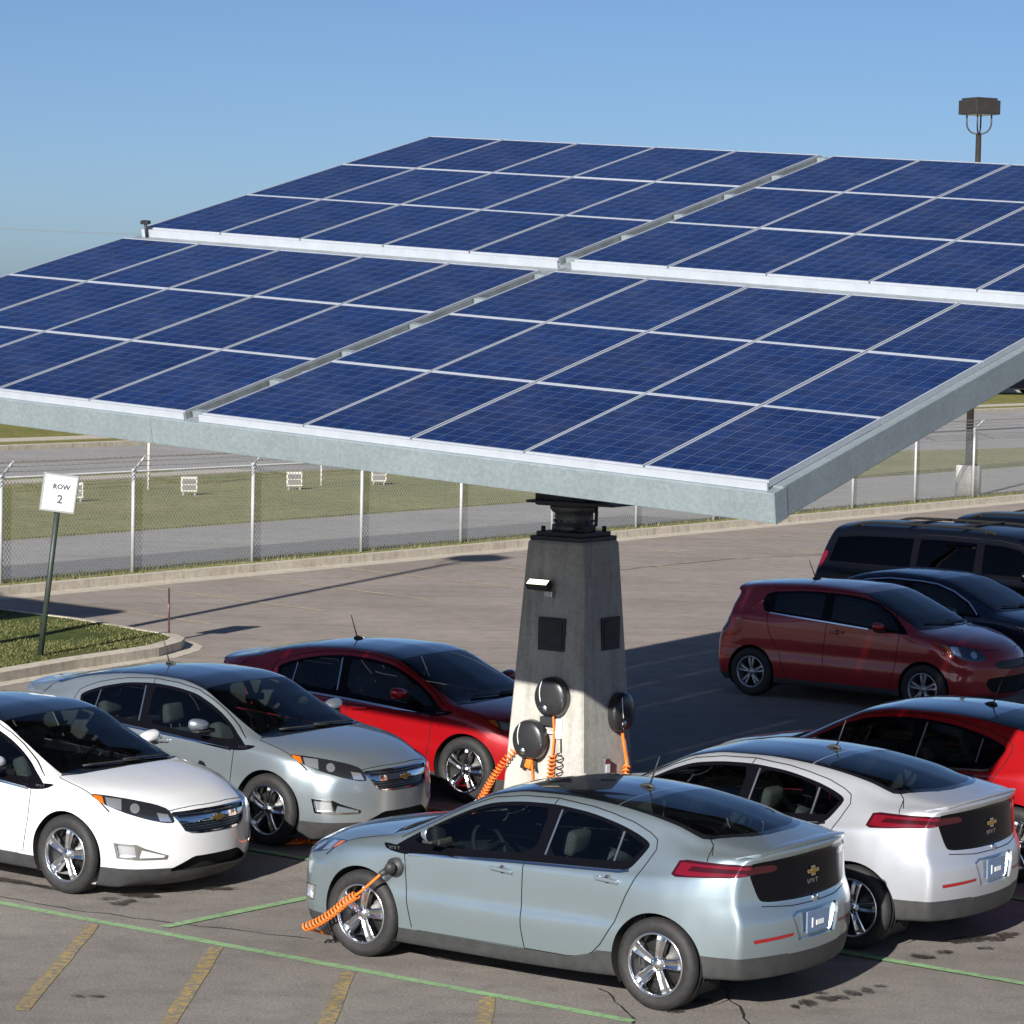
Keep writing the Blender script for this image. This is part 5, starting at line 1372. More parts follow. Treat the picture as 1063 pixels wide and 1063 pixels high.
for tx, sz, z in (('ROW', .095, .085), ('2', .16, -.085)):
    t = text_bm(tx, sz, .001, .0045)
    bmesh.ops.transform(t, matrix=Ms @ Matrix.Translation((.015, -.0505, z)) @ Matrix.Rotation(math.pi/2, 4, 'X'), verts=t.verts[:]); obj('lettering', t, simple('sign_ink', (.10, .10, .11), .6), pan)
# thin marker stake at the island tip
b = bmesh.new(); add_tube(b, [(-4.98, 42.9, 0), (-4.99, 42.93, .78)], [.018, .015], 6)
tag(obj('marker_stake', b, simple('faded_orange', (.72, .38, .33), .7)), 'thin faded orange marker stake at the tip of the grass island', 'stake')
# small boards, post and wires beyond the fence
nb = ['small white framed board in the grass, half hidden behind the row sign', 'small white framed board in the grass between the first two fence posts', 'small white framed board in the grass, third from the left', 'small white framed board in the grass, rightmost of the four']
for i, (x, y) in enumerate([(-10.56, 71.0), (-8.15, 74.2), (-5.72, 77.2), (-3.63, 79.94)]):
    r = empty('field_board', (x, y, .06), .35); tag(r, nb[i], 'board', 'small boards in the grass strip')
    b = bmesh.new(); add_box(b, (-.21, -.02, .10), (.21, .02, .48), bevel=.008); bd = obj('board', b, M['base_concrete'], r)
    for q in (-.15, .15):
        b = bmesh.new(); add_box(b, (q-.02, .0, -.05), (q+.02, .03, .12)); obj('leg', b, M['wire'], r)
    for z in (.17, .32):
        b = bmesh.new(); add_box(b, (-.175, -.024, z-.03), (.175, -.0205, z+.10)); obj('panel', b, simple('board_grey', (.20, .19, .18), .7), bd)
b = bmesh.new(); add_tube(b, [(-9.41, 76.1, 0), (-9.40, 76.1, 2.6)], .035, 8); add_tube(b, [(-9.40, 76.1, 2.58), (-9.40, 76.1, 2.64)], [.05, .02], 8)
tag(obj('marker_post', b, M['base_concrete'], smooth=False), 'thin pale post standing in the grass beyond the fence', 'post')
b = bmesh.new(); add_tube(b, [(-5.15, 79.3, 0), (-5.15, 79.3, 1.5)], .03, 8); add_tube(b, [(-5.15, 79.3, 1.48), (-5.15, 79.3, 1.54)], [.045, .02], 8)
tag(obj('marker_post', b, M['base_concrete']), 'shorter thin pale post between two small boards in the grass', 'post')
def utility_pole(x, y, lab):
    r = empty('utility_pole', (x, y, 0)); tag(r, lab, 'utility pole', 'utility poles')
    b = bmesh.new(); add_tube(b, [(0, 0, 0), (0, 0, 9.6)], [.16, .11], 10); obj('pole', b, simple('pole_wood', (.10, .08, .06), .9, var=.3), r)
    b = bmesh.new(); add_box(b, (-.06, -1.2, 8.55), (.06, 1.2, 8.70)); obj('crossarm', b, simple('arm_wood', (.12, .10, .08), .9, var=.3), r)
utility_pole(-36, 140, 'distant wooden utility pole left of the canopy'); utility_pole(-2, 160, 'distant wooden utility pole hidden behind the canopy')
for i, (ya, z) in enumerate(((-1.1, 8.72), (1.1, 8.72), (0, 7.7))):
    b = bmesh.new(); P = [(-36+34*t/20, 140+20*t/20+ya, z-.5*math.sin(math.pi*t/20)) for t in range(21)]
    add_tube(b, P, .007, 4, caps=False); tag(obj('power_line', b, M['wire']), ['power line on the near end of the distant crossarms', 'power line on the far end of the distant crossarms', 'lowest of the distant power lines'][i], 'power line', 'distant power lines')
# far parked vehicles and low wall at the right edge
r = empty('low_wall', (33, 193, -.06), .9); tag(r, 'long low pale wall beyond the far grass at the right edge', 'wall')
b = bmesh.new(); add_box(b, (-14, -.15, 0), (40, .15, .55), bevel=.03); obj('wall', b, M['base_concrete'], r)
b = bmesh.new(); add_box(b, (-14.05, -.2, .552), (40.05, .2, .64)); obj('coping', b, M['kerb'], r)
# ------------------------------------------------------------------ solar canopy
RA = Matrix(((.82446, .558425, -.091803), (-.5632, .793745, -.229726), (-.055416, .241103, .968916)))
TA = Vector((-2.459786, 22.626437, 4.135946))
BASE = Vector((.565, 26.75, 0))
def arr_mat(u, w, n):
    m = RA.to_4x4(); m.translation = RA @ Vector((u, w, n)) + TA - BASE
    return m
MA = arr_mat(0, 0, 0)
def cell_material():
    m, nt, b = new_mat('solar_cells')
    uv = node(nt, 'ShaderNodeTexCoord')
    sx = node(nt, 'ShaderNodeSeparateXYZ'); nt.links.new(uv.outputs['UV'], sx.inputs[0])
    def math_(op, a, v=None, w=None):
        n = node(nt, 'ShaderNodeMath', operation=op)
        for i, q in enumerate((a, v, w)):
            if q is None: continue
            if isinstance(q, (int, float)): n.inputs[i].default_value = q
            else: nt.links.new(q, n.inputs[i])
        return n.outputs[0]
    def lines(src, n, width):
        f = math_('FRACT', math_('MULTIPLY', src, n))
        d = math_('ABSOLUTE', math_('SUBTRACT', f, .5))
        return math_('GREATER_THAN', d, .5-width)
    gx = lines(sx.outputs['X'], 6, .014); gy = lines(sx.outputs['Y'], 10, .014)
    grid = math_('MAXIMUM', gx, gy)
    bus = lines(math_('ADD', sx.outputs['X'], 1/24), 12, .014)
    tc = node(nt, 'ShaderNodeTexCoord'); oi = node(nt, 'ShaderNodeObjectInfo')
    v = node(nt, 'ShaderNodeTexVoronoi'); v.inputs['Scale'].default_value = 28; nt.links.new(tc.outputs['Object'], v.inputs['Vector'])
    r = ramp(nt, v.outputs['Color'], [(.15, (.0035, .013, .062)), (.85, (.0065, .023, .105))])
    cv = node(nt, 'ShaderNodeTexWhiteNoise', noise_dimensions='3D')
    cx_ = math_('FLOOR', math_('MULTIPLY', sx.outputs['X'], 6)); cy_ = math_('FLOOR', math_('MULTIPLY', sx.outputs['Y'], 10))
    cb = node(nt, 'ShaderNodeCombineXYZ'); nt.links.new(cx_, cb.inputs[0]); nt.links.new(cy_, cb.inputs[1]); nt.links.new(math_('MULTIPLY', oi.outputs['Random'], 97.0), cb.inputs[2])
    nt.links.new(cb.outputs[0], cv.inputs['Vector'])
    r2 = ramp(nt, cv.outputs['Value'], [(0, (.74, .77, .83)), (1, (1.2, 1.18, 1.14))])
    c = mixc(nt, 1, r.outputs['Color'], r2.outputs['Color'], 'MULTIPLY')
    r3 = ramp(nt, oi.outputs['Random'], [(0, (.84, .86, .90)), (1, (1.16, 1.13, 1.10))])
    c = mixc(nt, 1, c, r3.outputs['Color'], 'MULTIPLY')
    c = mixc(nt, math_('MULTIPLY', bus, .22), c, (.16, .21, .33))
    c = mixc(nt, math_('MULTIPLY', grid, .48), c, (.20, .25, .38))
    dn = noise_tex(nt, 1.3, 5, .65); dr = ramp(nt, dn.outputs['Fac'], [(.42, (0, 0, 0)), (.8, (.09,)*3)])   # dust film
    c = mixc(nt, dr.outputs['Color'], c, (.30, .29, .27))
    nt.links.new(c, b.inputs['Base Color'])
    setp(b, None, .35, coat=.25, coat_rough=.06, spec=.2)
    return m
M['cells'] = cell_material()
M['drive_steel'] = simple('drive_steel', (.09, .095, .10), .5, .4, var=.3, scale=9)
M['trough'] = simple('trough_steel', (.24, .27, .29), .5, .3, var=.2, scale=6)
def canopy(loc):
    root = empty('solar_canopy', loc)
    # concrete column
    b = bmesh.new(); ang = math.atan2(-.5632, .82446)
    prof = [(.476, -.1), (.47, 0), (.304, 2.86), (.29, 2.885)]
    rings = []
    for h, z in prof:
        ch = .02
        P = [(h, -h+ch), (h, h-ch), (h-ch, h), (-h+ch, h), (-h, h-ch), (-h, -h+ch), (-h+ch, -h), (h-ch, -h)]
        rings.append([b.verts.new((x*math.cos(ang)-y*math.sin(ang), x*math.sin(ang)+y*math.cos(ang), z)) for x, y in P])
    for i in range(3):
        for k in range(8): b.faces.new((rings[i][k], rings[i][(k+1) % 8], rings[i+1][(k+1) % 8], rings[i+1][k]))
    b.faces.new(rings[-1])
    colm = obj('column', b, M['concrete'], root)
    RZ = Matrix.Rotation(ang, 4, 'Z')
    # louvred vents in two faces
    for fx, e0, e1, z0, z1 in (('F', -.122, .165, 1.90, 2.20), ('R', -.055, .236, 1.90, 2.195)):
        b = bmesh.new()
        zc = (z0+z1)/2; half = .47-.168*zc/2.88
        add_box(b, (e0, -half-.022, z0), (e1, -half+.02, z1), bevel=.006)
        add_box(b, (e0+.02, -half-.028, z0+.02), (e1-.02, -half-.0215, z1-.02))
        for i in range(11): add_box(b, (e0+.025, -half-.034, z0+.03+i*.0235), (e1-.025, -half-.0275, z0+.042+i*.0235))
        bmesh.ops.transform(b, matrix=RZ @ (Matrix.Identity(4) if fx == 'F' else Matrix.Rotation(math.pi/2, 4, 'Z')), verts=b.verts[:])
        obj('vent', b, M['steel_dark'], colm)
    # bearing: base plates, slew drive, head
    b = bmesh.new()
    add_box(b, (-.285, -.285, 2.886), (.285, .285, 2.925), bevel=.004); add_box(b, (-.245, -.245, 2.925), (.245, .245, 2.965), bevel=.004)
    for x in (-.2, .2):
        for y in (-.2, .2): add_tube(b, [(x, y, 2.96), (x, y, 3.01)], .02, 6)
    bmesh.ops.transform(b, matrix=RZ, verts=b.verts[:]); obj('base_plate', b, M['steel_dark'], root)
    b = bmesh.new(); add_lathe(b, [(0, 2.965), (.20, 2.965), (.20, 3.02), (.175, 3.03), (.175, 3.13), (.20, 3.14), (.22, 3.17), (.22, 3.2), (0, 3.2)], 32, 'Z')
    for k in range(16):
        a = k*math.pi/8; add_tube(b, [(.178*math.cos(a), .178*math.sin(a), 3.06), (.19*math.cos(a), .19*math.sin(a), 3.06)], .012, 6)
    obj('slew_drive', b, M['drive_steel'], root)
    b = bmesh.new()
    add_box(b, (-.26, -.26, 3.20), (.26, .26, 3.34), bevel=.02); add_box(b, (-.30, -.34, 3.225), (.62, .34, 3.25), bevel=.004)
    add_box(b, (-.20, -.22, 3.34), (.20, .22, 4.95), bevel=.02)
    bmesh.ops.transform(b, matrix=RZ, verts=b.verts[:]); obj('head_frame', b, M['steel_dark'], root)
    b = bmesh.new(); add_tube(b, [(.20, -.1, 3.24), (.40, -.28, 3.25), (.46, -.34, 3.18), (.45, -.33, 3.06), (.34, -.27, 3.0), (.15, -.2, 2.99)], .016, 8); bmesh.ops.transform(b, matrix=RZ, verts=b.verts[:]); obj('cable', b, M['rubber'], root, True)
    # sub-frame
    W = 1.635; G = .153; S2o, S2n = .302, .036
    hw = 5+G/2; L = 6*W+S2o
    for u in (-3.3, -1.1, 1.1, 3.3):
        b = bmesh.new(); add_box(b, (u-.06, .05, -.26), (u+.06, L-.05, -.12)); o = obj('girder', b, M['galv'], root); o.matrix_local = MA
    for i in range(9):
        w = .25+i*(L-.5)/8
        b = bmesh.new(); add_box(b, (-hw+.02, w-.03, -.118), (hw-.02, w+.03, -.052)); o = obj('purlin', b, M['galv'], root); o.matrix_local = MA
    b = bmesh.new(); add_box(b, (-.35, L/2-.6, -.62), (.35, L/2+.6, -.262), bevel=.02); o = obj('hub_box', b, M['steel_dark'], root); o.matrix_local = MA
    def beam(lo, hi):
        b = bmesh.new(); add_box(b, lo, hi, bevel=.006); o = obj('edge_beam', b, M['galv'], root); o.matrix_local = MA
    D0, D1 = -.275, -.062
    beam((-hw-.06, -.062, D0), (-.4, .06, D1)); beam((-.397, -.062, D0), (hw+.06, .06, D1))
    beam((-hw-.06, L-.06, D0), (hw+.06, L+.05, D1))
    for s in (1, -1):
        b = bmesh.new(); x0, x1 = sorted((s*(hw-.02), s*(hw+.065)))
        add_box(b, (x0, .062, D0), (x1, L-.062, D1+.012), bevel=.006); o = obj('edge_beam', b, M['galv'], root); o.matrix_local = MA
        b = bmesh.new(); x0, x1 = sorted((s*(hw+.064), s*(hw+.070))); add_box(b, (x0, -.066, D0-.004), (x1, .10, D1+.002)); o = obj('corner_plate', b, M['galv'], root); o.matrix_local = MA
    # trough between the two halves, front flashing of the rear bank
    for w0, w1, n0 in ((-.02, 3*W-.01, 0), (3*W+S2o, L, S2n)):
        b = bmesh.new()
        add_box(b, (-G/2+.004, w0, n0-.085), (G/2-.004, w1, n0-.060))
        for x in (-G/2+.004, G/2-.012): add_box(b, (x, w0, n0-.0595), (x+.008, w1, n0-.012))
        o = obj('gap_channel', b, M['trough'], root); o.matrix_local = MA
        k = int((w1-w0)/.82)
        for i in range(k+1):
            w = w0+.1+i*(w1-w0-.2)/k
            b = bmesh.new(); add_box(b, (-.05, w-.035, n0-.0585), (.05, w+.035, n0-.008), bevel=.004); o = obj('clamp', b, M['galv'], root); o.matrix_local = MA
    for s in (1, -1):
        b = bmesh.new(); x0, x1 = sorted((s*G/2, s*(hw-.005)))
        add_box(b, (x0, 3*W+S2o-.035, S2n-.125), (x1, 3*W+S2o-.012, S2n-.012)); o = obj('flashing', b, M['alu'], root); o.matrix_local = MA
        b = bmesh.new(); add_box(b, (x0, -.03, -.060), (x1, -.008, -.006)); o = obj('flashing', b, M['alu'], root); o.matrix_local = MA
    for s in (1, -1):                                # added strip under the step between the banks, blocks sun through the gap
        b = bmesh.new(); x0, x1 = sorted((s*.01, s*(hw-.03))); add_box(b, (x0, 3*W-.03, -.055), (x1, 3*W+S2o+.02, -.049)); o = obj('flashing', b, M['trough'], root); o.matrix_local = MA
    # sixty modules, each with its own frame
    pw, ph, fr, fh = .982, 1.628, .012, .019
    gb = bmesh.new(); uvl = gb.loops.layers.uv.new('UVMap')
    V = [gb.verts.new(p) for p in ((fr, fh, -.004), (pw-fr, fh, -.004), (pw-fr, ph-fh, -.004), (fr, ph-fh, -.004))]
    f = gb.faces.new(V)
    for l, q in zip(f.loops, ((0, 0), (1, 0), (1, 1), (0, 1))): l[uvl].uv = q
    V2 = [gb.verts.new((v.co.x, v.co.y, -.010)) for v in V]; gb.faces.new(V2[::-1])
    p0 = obj('solar_panel', gb, M['cells'], root)
    fb = bmesh.new()
    for lo, hi in (((0, 0, -.046), (pw, fh, 0)), ((0, ph-fh, -.046), (pw, ph, 0)), ((0, fh, -.046), (fr, ph-fh, 0)), ((pw-fr, fh, -.046), (pw, ph-fh, 0))): add_box(fb, lo, hi)
    f0 = obj('frame', fb, M['alu'], p0)
    first = True
    for s in (0, 1):
        for row in range(3):
            for half in (-1, 1):
                for c in range(5):
                    u = (G/2+c if half > 0 else -G/2-c-1)+.008
                    w = s*(3*W+S2o)+row*W+.005
                    if first: o, first = p0, False
                    else:
                        o = p0.copy(); COL.objects.link(o); o.parent = root
                        q = f0.copy(); COL.objects.link(q); q.parent = o
                    o.matrix_local = arr_mat(u, w, s*S2n+random.uniform(-.002, .002))
    # small sensor box on the far left corner of the rear bank
    b = bmesh.new(); add_box(b, (-hw+.04, 3*W+S2o-.08, S2n+.05), (-hw+.14, 3*W+S2o-.03, S2n+.085), bevel=.006); add_tube(b, [(-hw+.09, 3*W+S2o-.06, -.05), (-hw+.09, 3*W+S2o-.06, S2n+.06)], .015, 6)
    o = obj('sensor_box', b, M['steel_dark'], root); o.matrix_local = MA
    return root
r = canopy(BASE)
tag(r, 'tilted square canopy of blue solar panels on a tapered concrete column', 'solar canopy', 'solar canopies')
index_children()
r2 = copy_tree(r); r2.location = BASE + Vector((-18.5, 6.3, 0))
tag(r2, 'second solar canopy outside the frame, seen only by its shadow at the left', 'solar canopy', 'solar canopies')
# ------------------------------------------------------------------ charging units on the column
ANG = math.atan2(-.5632, .82446)
def on_face(face, e, z, out=0.0):
    half = .47-.168*z/2.88+out
    n = Vector((math.cos(ANG-math.pi/2), math.sin(ANG-math.pi/2))) if face == 'F' else Vector((math.cos(ANG), math.sin(ANG)))
    t = Vector((math.cos(ANG), math.sin(ANG))) if face == 'F' else Vector((-math.sin(ANG), math.cos(ANG)))
    q = Vector((BASE.x, BASE.y)) + n*half + t*e
    return Vector((q.x, q.y, z)), (ANG if face == 'F' else ANG+math.pi/2)
M['charger_black'] = simple('charger_black', (.022, .022, .024), .32, coat=.3, var=.15, scale=8)
def charger(face, e, z, lab, out=0.03, arm=False):
    loc, rz = on_face(face, e, z, out)
    r = empty('charging_unit', loc, rz); tag(r, lab, 'charger', 'charging units on the column')
    b = bmesh.new(); R = .178; n = 48; rings = []
    for q, y in ((1.0, .02), (1.0, -.035), (.96, -.055), (.86, -.070), (.6, -.080), (.25, -.084)):
        ring = []
        for k in range(n):
            a = 2*math.pi*k/n; x, zz = R*.97*math.cos(a), R*1.05*math.sin(a)
            zz = max(zz, -.165)                      # flattened foot
            ring.append(b.verts.new((x*q, y, zz*q)))
        rings.append(ring)
    for i in range(5):
        for k in range(n): f = b.faces.new((rings[i][k], rings[i+1][k], rings[i+1][(k+1) % n], rings[i][(k+1) % n])); f.smooth = i > 1
    f = b.faces.new(rings[-1][::-1]); f.smooth = True
    b.faces.new(rings[0])
    bmesh.ops.recalc_face_normals(b, faces=b.faces[:])
    bd = obj('casing', b, M['charger_black'], r)
    b = bmesh.new(); P = []
    for i in range(9):
        zz = .15-.19*i/8; x = -.075-.015*math.sin(i/8*math.pi); rr = math.hypot(x/.97, zz/1.05)/R
        P.append((x, -.0935+.030*rr**3, zz))
    add_tube(b, P, .0045, 6); obj('trim_line', b, M['sign_white'], bd, True)
    b = bmesh.new(); add_lathe(b, [(0, -.008), (.03, -.006), (.036, .01), (.03, .03)], 18, 'Y'); bmesh.ops.transform(b, matrix=Matrix.Translation((-.045, -.080, -.095)), verts=b.verts[:]); bmesh.ops.recalc_face_normals(b, faces=b.faces[:]); obj('holster', b, M['satin'], bd, True)
    b = bmesh.new(); add_box(b, (-.09, .0, -.12), (.09, .02+out, .12)); obj('back_box', b, M['black_plastic'], r)
    return r
charger('F', .084, 1.49, 'upper round black charging unit on the sunlit column face')
charger('F', -.103, 1.092, 'lower round black charging unit on the sunlit column face, with an orange plug below it', .07)
charger('R', .18, 1.323, 'round black charging unit on the shaded right face of the column')
loc, rz = on_face('F', .157, 1.21)
r = empty('conduit_box', loc, rz); tag(r, 'narrow white conduit box and pipe between the two black chargers', 'conduit box')
b = bmesh.new(); add_box(b, (-.03, -.03, -.09), (.03, .004, .09), bevel=.005); obj('box', b, M['sign_white'], r)
b = bmesh.new(); add_tube(b, [(-.03, -.02, -.04), (-.12, -.03, -.04), (-.16, -.05, -.04)], .014, 8); obj('pipe', b, M['sign_white'], r, True)
b = bmesh.new(); add_box(b, (-.19, -.05, .02), (-.05, .0, .10), bevel=.006); obj('bracket', b, M['steel_dark'], r)
loc, rz = on_face('R', -.07, .86)
r = empty('outlet_box', loc, rz); tag(r, 'small grey outlet box low on the right face of the column', 'outlet box')
b = bmesh.new(); add_box(b, (-.045, -.045, -.07), (.045, .004, .07), bevel=.006); bx = obj('box', b, M['satin'], r)
b = bmesh.new(); add_box(b, (-.032, -.049, -.055), (.032, -.0455, .02)); obj('cover', b, M['sign_white'], bx)
# flood light
loc, rz = on_face('F', -.085, 2.50)
r = empty('flood_light', loc, rz); tag(r, 'small bright-topped flood light mounted on the upper column above the vent', 'light')
b = bmesh.new(); add_box(b, (-.13, -.05, -.035), (.11, .03, .03), Matrix.Translation((0, -.08, 0)) @ Matrix.Rotation(.62, 4, 'X'), bevel=.008); hs = obj('housing', b, M['steel_dark'], r)
b = bmesh.new(); add_box(b, (-.115, -.042, .031), (.095, .022, .034), Matrix.Translation((0, -.08, 0)) @ Matrix.Rotation(.62, 4, 'X'))  # glowing face on the upper side of the housing
lm, nt, bb = new_mat('glowing_face'); setp(bb, (.9, .85, .7), .3, emit=(1.0, .90, .68), estr=1.6)
obj('bright_face', b, lm, hs)
b = bmesh.new(); add_box(b, (.02, -.05, -.12), (.11, .004, -.06), bevel=.008); add_tube(b, [(.065, -.02, -.07), (.05, -.07, -.02)], .012, 6); obj('junction_box', b, M['alloy'], r)
# ------------------------------------------------------------------ cars
hb = build_hatchback()
index_children()
def put(src, x, y, a, pm, lab, group, cat='car'):
    c = copy_tree(src, None, {'car_paint_slot': pm}) if pm else src
    c.location = (x, y, 0); c.rotation_euler = (0, 0, a); tag(c, lab, cat, group); return c
GR = 'black-roofed hatchbacks at the charging bays'
CA = put(hb, .50048, 22.23558, 2.5196, CAR['ice'], 'ice-blue silver hatchback in the foreground with an orange cable plugged into its front fender', GR)
CB = put(hb, 2.1235, 24.3795, 2.5272, CAR['pearl'], 'pearl white-silver hatchback parked behind the ice-blue one, rear towards us', GR)
CC = put(hb, 3.87, 27.25, 2.535, CAR['red'], 'bright red hatchback cut off by the right edge, behind the pearl one', GR)
CD = put(hb, -4.2733, 25.9632, -.622, CAR['white'], 'plain white hatchback cut off by the left edge, nose towards us', GR)
CE = put(hb, -2.7698, 28.3353, -.6351, CAR['silver'], 'silver hatchback between the white one and the red one, nose towards us', GR)
CF = put(hb, -1.0478, 30.8499, -.60, CAR['red'], 'red hatchback beside the column, partly hidden by the silver one', GR)
def rm(o):
    for k in CHILD.get(o.name, []): rm(k)
    bpy.data.objects.remove(o)
rm(hb)
GS = 'cars parked in the canopy shade'
c, sh = build_plain(compact_car()); put(c, 4.6549, 38.0009, -.64, None, 'dark red five-door compact hatchback in the shade behind the column', GS)
def off(dl, df): a = -.64; return (4.6549-math.sin(a)*dl+math.cos(a)*df, 38.0009+math.cos(a)*dl+math.sin(a)*df)
c, sh = build_plain(saloon_car()); x, y = off(2.8, -.42); put(c, x, y, -.64, None, 'dark navy saloon with bright window trim between the dark red compact and the black wagon', GS)
c, sh = build_plain(large_wagon()); x, y = off(5.8, -1.05); put(c, x, y, -.64, None, 'large black wagon with roof rack beside the navy saloon', GS)
index_children()
x, y = off(9.0, -.75); c2 = copy_tree(c); put(c2, x, y, -.64, None, 'second large black wagon, only its roof rack showing behind the first', GS)
# far vehicles
c3 = copy_tree(c); c3.location = (31.4, 188.0, 0); c3.rotation_euler = (0, 0, .3); tag(c3, 'distant dark vehicle beyond the far grass at the right edge', 'car', 'distant vehicles')
# ------------------------------------------------------------------ charging cables
M['orange'] = simple('orange_cable', (.85, .20, .025), .45)
def spline(P, n=12):
    P = [Vector(p) for p in P]; out = []
    for i in range(len(P)-1):
        p0, p1, p2, p3 = P[max(i-1, 0)], P[i], P[i+1], P[min(i+2, len(P)-1)]
        for k in range(n):
            t = k/n
            out.append(.5*((2*p1)+(p2-p0)*t+(2*p0-5*p1+4*p2-p3)*t*t+(3*p1-p0-3*p2+p3)*t*t*t))
    out.append(P[-1]); return out
def coil(P, R, pitch, per=10):
    P = spline(P, 30); d = [0.0]
    for i in range(1, len(P)): d.append(d[-1]+(P[i]-P[i-1]).length)
    T = d[-1]; n = int(T/pitch*per); out = []; j = 0; u = None
    for i in range(n+1):
        s = T*i/n
        while j < len(d)-2 and d[j+1] < s: j += 1
        t = (s-d[j])/max(1e-9, d[j+1]-d[j]); p = P[j]+(P[j+1]-P[j])*t; e = (P[j+1]-P[j]).normalized()
        if u is None: u, w = frame_at(e)
        else: u = (u-e*u.dot(e)).normalized(); w = e.cross(u)
        a = 2*math.pi*i/per; out.append(p+(u*math.cos(a)+w*math.sin(a))*R)
    return out
def car_pt(c, p): a = c.rotation_euler.z; return Vector((c.location.x+math.cos(a)*p[0]-math.sin(a)*p[1], c.location.y+math.sin(a)*p[0]+math.cos(a)*p[1], p[2]))
def cable(lab, segs, plug=None):
    r = empty('charging_cable', segs[0][1][0]); tag(r, lab, 'cable', 'orange charging cables')
    o = Vector(segs[0][1][0])
    for kind, P, rad in segs:
        b = bmesh.new(); P = [Vector(p)-o for p in P]
        add_tube(b, coil(P, .030, .036) if kind == 'coil' else spline(P), rad, 6)
        obj('coiled_cord' if kind == 'coil' else 'cord', b, M['orange'], r, True)
    if plug:
        c, p = plug; b = bmesh.new()
        add_tube(b, [(0, .87, 0), (0, .905, 0)], .072, 24); add_tube(b, [(.02, .90, -.005), (.0, .95, .0), (-.03, .985, .03)], [.042, .045, .03], 12)
        add_tube(b, [(.03, .94, -.02), (.06, 1.0, -.05)], [.03, .022], 10)
        for v in b.verts: v.co = car_pt(c, (v.co.x+p[0], v.co.y, v.co.z+p[2])) - o
        obj('plug', b, M['black_plastic'], r, True)
A_ = lambda x, y, z: car_pt(CA, (x, y, z))
cable('orange coiled cable plugged into the fender of the ice-blue car', [('cord', [A_(1.06, 1.0, .69), A_(1.15, 1.01, .61), A_(1.24, 1.0, .54), A_(1.30, 1.0, .50)], .011), ('coil', [A_(1.28, 1.0, .51), A_(1.38, 1.0, .445), A_(1.52, 1.0, .335), A_(1.66, 1.0, .245), A_(1.79, 1.0, .185)], .0075),
     ('cord', [A_(1.79, 1.0, .185), A_(1.81, .90, .15), A_(1.82, .6, .06), A_(1.9, .2, .02), A_(2.1, -.4, .02), Vector((-.75, 25.4, .02)), Vector((-.1, 26.2, .03)), on_face('F', -.1, .4, .03)[0], on_face('F', -.1, .93, .05)[0]], .011)], (CA, (1.005, 0, .74)))
cF = on_face('F', -.30, .98, .03)[0]
E_ = lambda x, y, z: car_pt(CE, (x, y, z))
cable('orange coiled cable hanging from the left of the column towards the silver car', [('cord', [on_face('F', -.06, 1.02, .06)[0], on_face('F', -.16, .93, .05)[0], cF], .011), ('coil', [cF, cF+Vector((-.10, .02, -.12)), cF+Vector((-.22, .1, -.32)), cF+Vector((-.36, .25, -.62))], .0065),
     ('cord', [cF+Vector((-.36, .25, -.62)), cF+Vector((-.5, .5, -.92)), E_(2.2, .6, .03), E_(1.9, 1.1, .03), E_(1.3, 1.15, .3), E_(1.03, .95, .74)], .011)], (CE, (1.005, 0, .74)))
D_ = lambda x, y, z: car_pt(CD, (x, y, z))
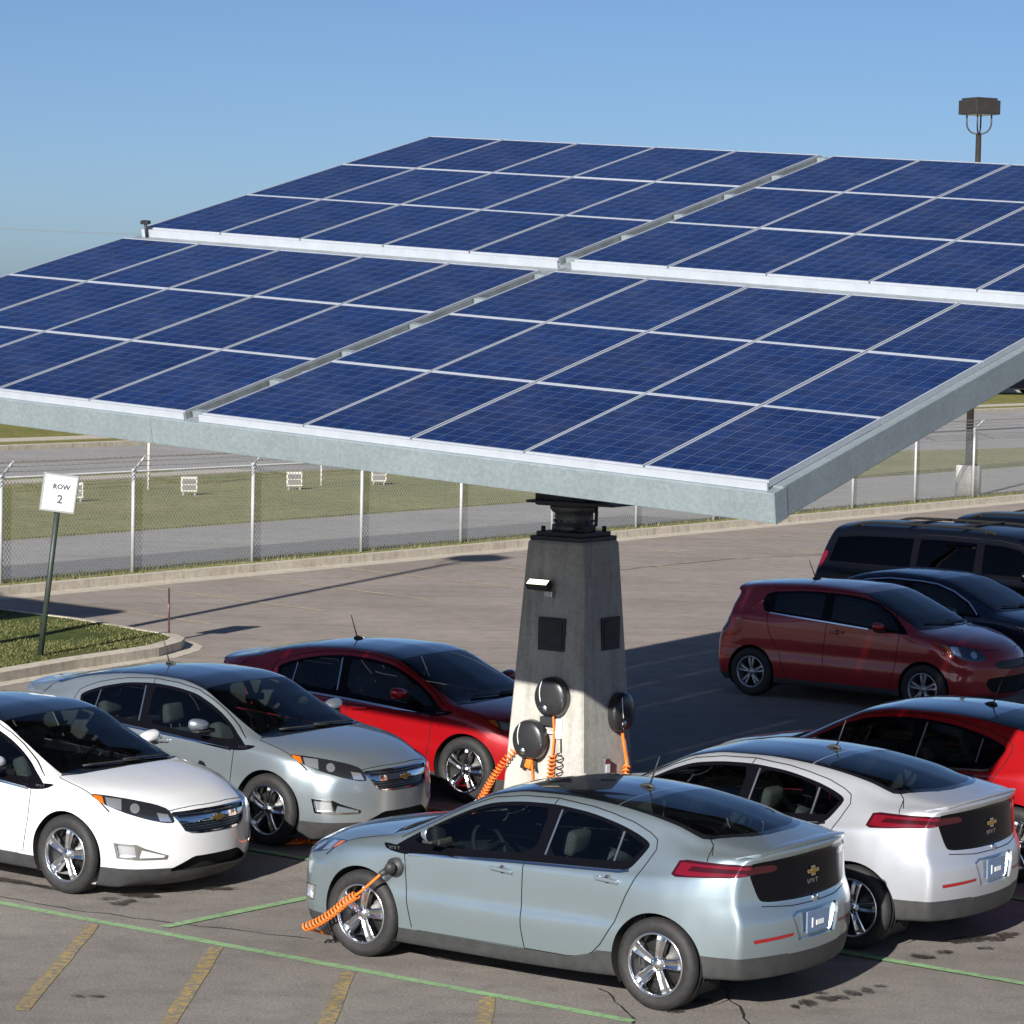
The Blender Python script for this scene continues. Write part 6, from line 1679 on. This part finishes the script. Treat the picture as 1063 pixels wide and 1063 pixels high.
cable('orange cable lying on the ground in the shade between the white and silver cars', [('cord', [D_(1.03, .97, .73), D_(1.2, 1.1, .35), Vector((-2.75, 27.4, .03)), Vector((-2.45, 27.2, .02)), Vector((-2.25, 27.03, .02)), Vector((-1.99, 26.9, .02)), Vector((-1.73, 26.95, .02)), Vector((-1.2, 26.6, .02))], .016), ('coil', [Vector((-2.4, 27.17, .05)), Vector((-2.1, 26.98, .05)), Vector((-1.8, 26.93, .05))], .0085),
     ('cord', [Vector((-1.2, 26.6, .02)), Vector((-.5, 26.35, .02)), on_face('F', .11, .1, .1)[0], on_face('F', .11, .6, .03)[0]], .011), ('coil', [on_face('F', .10, .62, .03)[0], on_face('F', .10, .80, .03)[0], on_face('F', .11, .98, .03)[0]], .0085), ('cord', [on_face('F', .11, .98, .03)[0], on_face('F', .115, 1.15, .03)[0], on_face('F', .11, 1.32, .05)[0]], .011)], (CD, (1.005, 0, .74)))
B_ = lambda x, y, z: car_pt(CB, (x, y, z))
cable('orange cable hanging from the charger on the shaded right face of the column', [('cord', [on_face('R', .18, 1.15, .05)[0], on_face('R', .21, 1.0, .05)[0], on_face('R', .24, .86, .05)[0], on_face('R', .20, .7, .06)[0], on_face('R', .2, .3, .1)[0], on_face('R', .25, .03, .3)[0], B_(2.2, .9, .02), B_(1.5, 1.1, .03), B_(1.06, 1.0, .69)], .016), ('coil', [on_face('R', .24, .84, .06)[0], on_face('R', .19, .74, .06)[0], on_face('R', .20, .5, .06)[0]], .0085)], (CB, (1.005, 0, .74)))
# black coil and dangling plug on the sunlit face
o = on_face('F', .19, 1.12, .02)[0]; b = bmesh.new()
add_tube(b, [Vector(q)-o for q in spline([on_face('F', .175, 1.2, .02)[0], on_face('F', .185, 1.08, .02)[0], on_face('F', .19, 1.0, .02)[0]])], .006, 6)
add_tube(b, [Vector(q)-o for q in coil([on_face('F', .19, 1.0, .03)[0], on_face('F', .19, .85, .03)[0], on_face('F', .19, .6, .03)[0]], .03, .06)], .006, 6)
bo = obj('control_cord', b, M['rubber'], None, True, o); tag(bo, 'thin black coiled cord hanging beside the orange one on the column', 'cord')
loc, rz = on_face('F', -.12, .885, .02)
r = empty('spare_plug', loc, rz); tag(r, 'orange and black spare plug hanging under the lower charger', 'plug')
b = bmesh.new(); add_box(b, (-.05, -.05, -.06), (.03, .02, .05), Matrix.Rotation(.3, 4, 'Y'), bevel=.015); obj('handle', b, M['orange'], r, True)
b = bmesh.new(); add_box(b, (-.075, -.055, -.08), (-.03, .0, .03), Matrix.Rotation(.3, 4, 'Y'), bevel=.012); obj('grip', b, M['rubber'], r, True)
b = bmesh.new(); add_tube(b, [(.05, -.01, .06), (.055, -.02, -.02), (.07, -.02, -.08)], .011, 8); obj('cord', b, M['rubber'], r, True)
